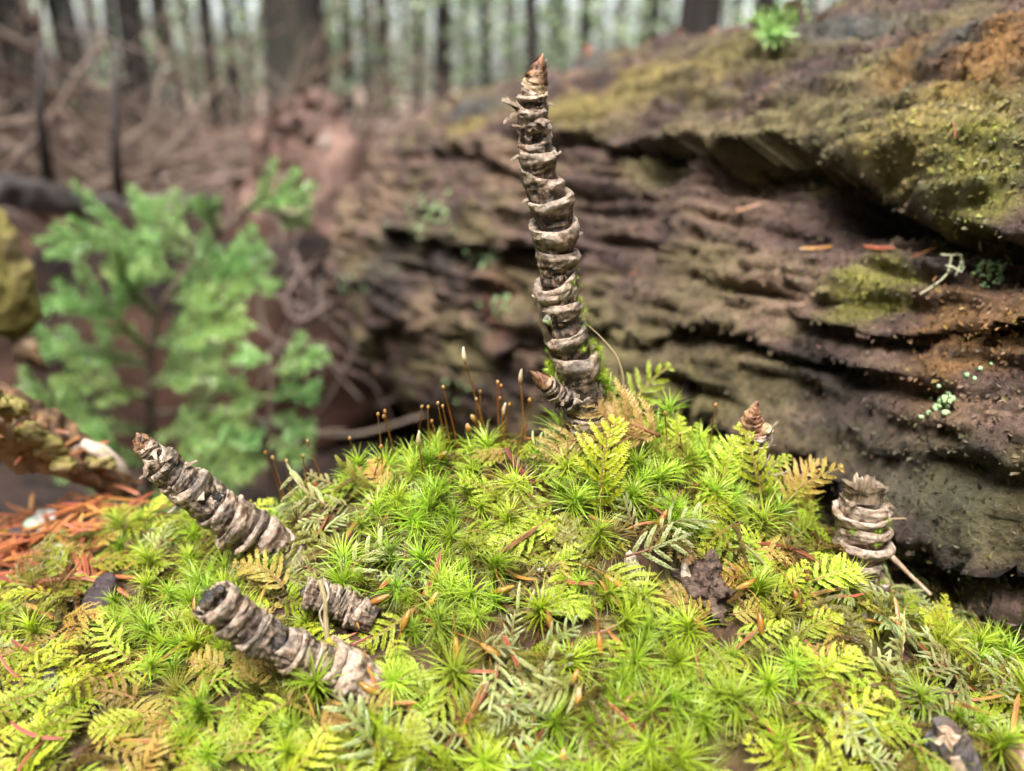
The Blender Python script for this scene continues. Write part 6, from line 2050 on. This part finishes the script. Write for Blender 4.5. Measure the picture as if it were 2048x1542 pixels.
LN4, GN4 = 'brown fallen conifer needle caught on the rough log face', 'needles caught on the log'
for k, (a, b, c, d) in enumerate([(1720, 490, 1790, 492), (1800, 520, 1850, 440), (1965, 470, 1990, 490), (1950, 300, 1956, 320), (1310, 505, 1300, 580), (1860, 480, 1830, 540), (1620, 880, 1650, 935), (1690, 895, 1700, 905), (1480, 430, 1520, 400), (1755, 395, 1770, 410), (1650, 760, 1670, 745), (2000, 505, 2030, 495), (1600, 500, 1640, 470)]):
    p1, D = on_log(a, b, .0022)
    p2, _ = on_log(c, d, .0022)
    needle_dir((p1 + p2) / 2 + D * .001, p2 - p1, D, k, LN4, GN4, min(max(np.linalg.norm(p2 - p1), .006), .0095) / (.0105 + .0011 * (k % 6)))

def leaf_mesh(seed, L=.022):
    r = np.random.default_rng(seed)
    s = np.linspace(0, 1, 9)
    w = L * .30 * np.sin(math.pi * np.clip(.04 + .94 * s, 0, 1)) ** .8
    a = np.linspace(-1, 1, 5)
    V = np.stack([w[:, None] * a[None], L * (s - .5)[:, None] * np.ones(5)[None], L * (.22 * (a ** 2)[None] * (1 + r.normal() * .6) + .16 * ((s - .5) ** 2)[:, None] * r.normal() * 3)], -1)
    return keep_mats(mk_mesh('fallen_leaf', V.reshape(-1, 3), grid_faces(9, 5, False), True, {'t': np.repeat(s, 5)}), M['deadleaf'])
LEAF = [leaf_mesh(s) for s in range(5)]
r = np.random.default_rng(83)
for k, (px, py) in enumerate([(1225, 135), (1255, 110), (1290, 118), (1330, 100), (1370, 95), (1340, 120), (1440, 92), (1480, 85), (1520, 80), (1550, 95), (1590, 90), (1500, 105), (1420, 75), (1180, 150), (1210, 118), (1150, 150), (1640, 75), (1680, 70), (1570, 75), (1610, 105), (1100, 165), (940, 250), (980, 270), (900, 215), (1010, 225)]):
    u, th, s_ = log_uv(px, py + 20)
    P, D = log_point(np.array([u]), np.array([th + r.uniform(0, .25)]))
    o = obj('fallen_leaf', LEAF[k % 5])
    tag(o, 'orange brown dead leaf lying on the upper side of the rotten log', 'leaf', 'dead leaves on top of the log')
    place(o, P[0] + D[0] * .002, D[0] + r.normal(size=3) * .35, r.normal(size=3), r.uniform(.25, .5))
def loop_twig():
    p = on_log(1590, 110)[0]
    strand('curved_twig', 'thin reddish twig curling up beside the seedling on the log', 'twig', [(1588, 110, p[1]), (1606, 60, p[1]), (1600, 10, p[1]), (1590, -40, p[1])], .0016, .0008, M['twigbark'])
    strand('bark_strip', 'dark weathered strip of wood lying on the leaf strewn log top', 'wood strip', [(1210, 168, log_y(1210, 172)), (1260, 150, log_y(1260, 156)), (1320, 136, log_y(1320, 142))], .0040, .0028, M['dark_log'])
    strand('mossy_stick', 'straight moss edged stick lying along the upper edge of the log', 'stick', [(1600, 80, log_y(1600, 86)), (1700, 60, log_y(1700, 66)), (1830, 34, log_y(1830, 40))], .0034, .0026, M['mossy_slab'])
loop_twig()
def black_resin():
    for k, (px, py, h, lb) in enumerate([(1380, 745, .006, 'glossy black resin blob on the mossy lower log face'), (1402, 775, .005, 'smaller glossy black resin blob touching the larger one on the log')]):
        p, D = on_log(px, py, .0)
        lump('resin_blob', p, (.0022, .0022, h), .5, 400, k, M['black'], lb, 'resin', 26, 18)
black_resin()
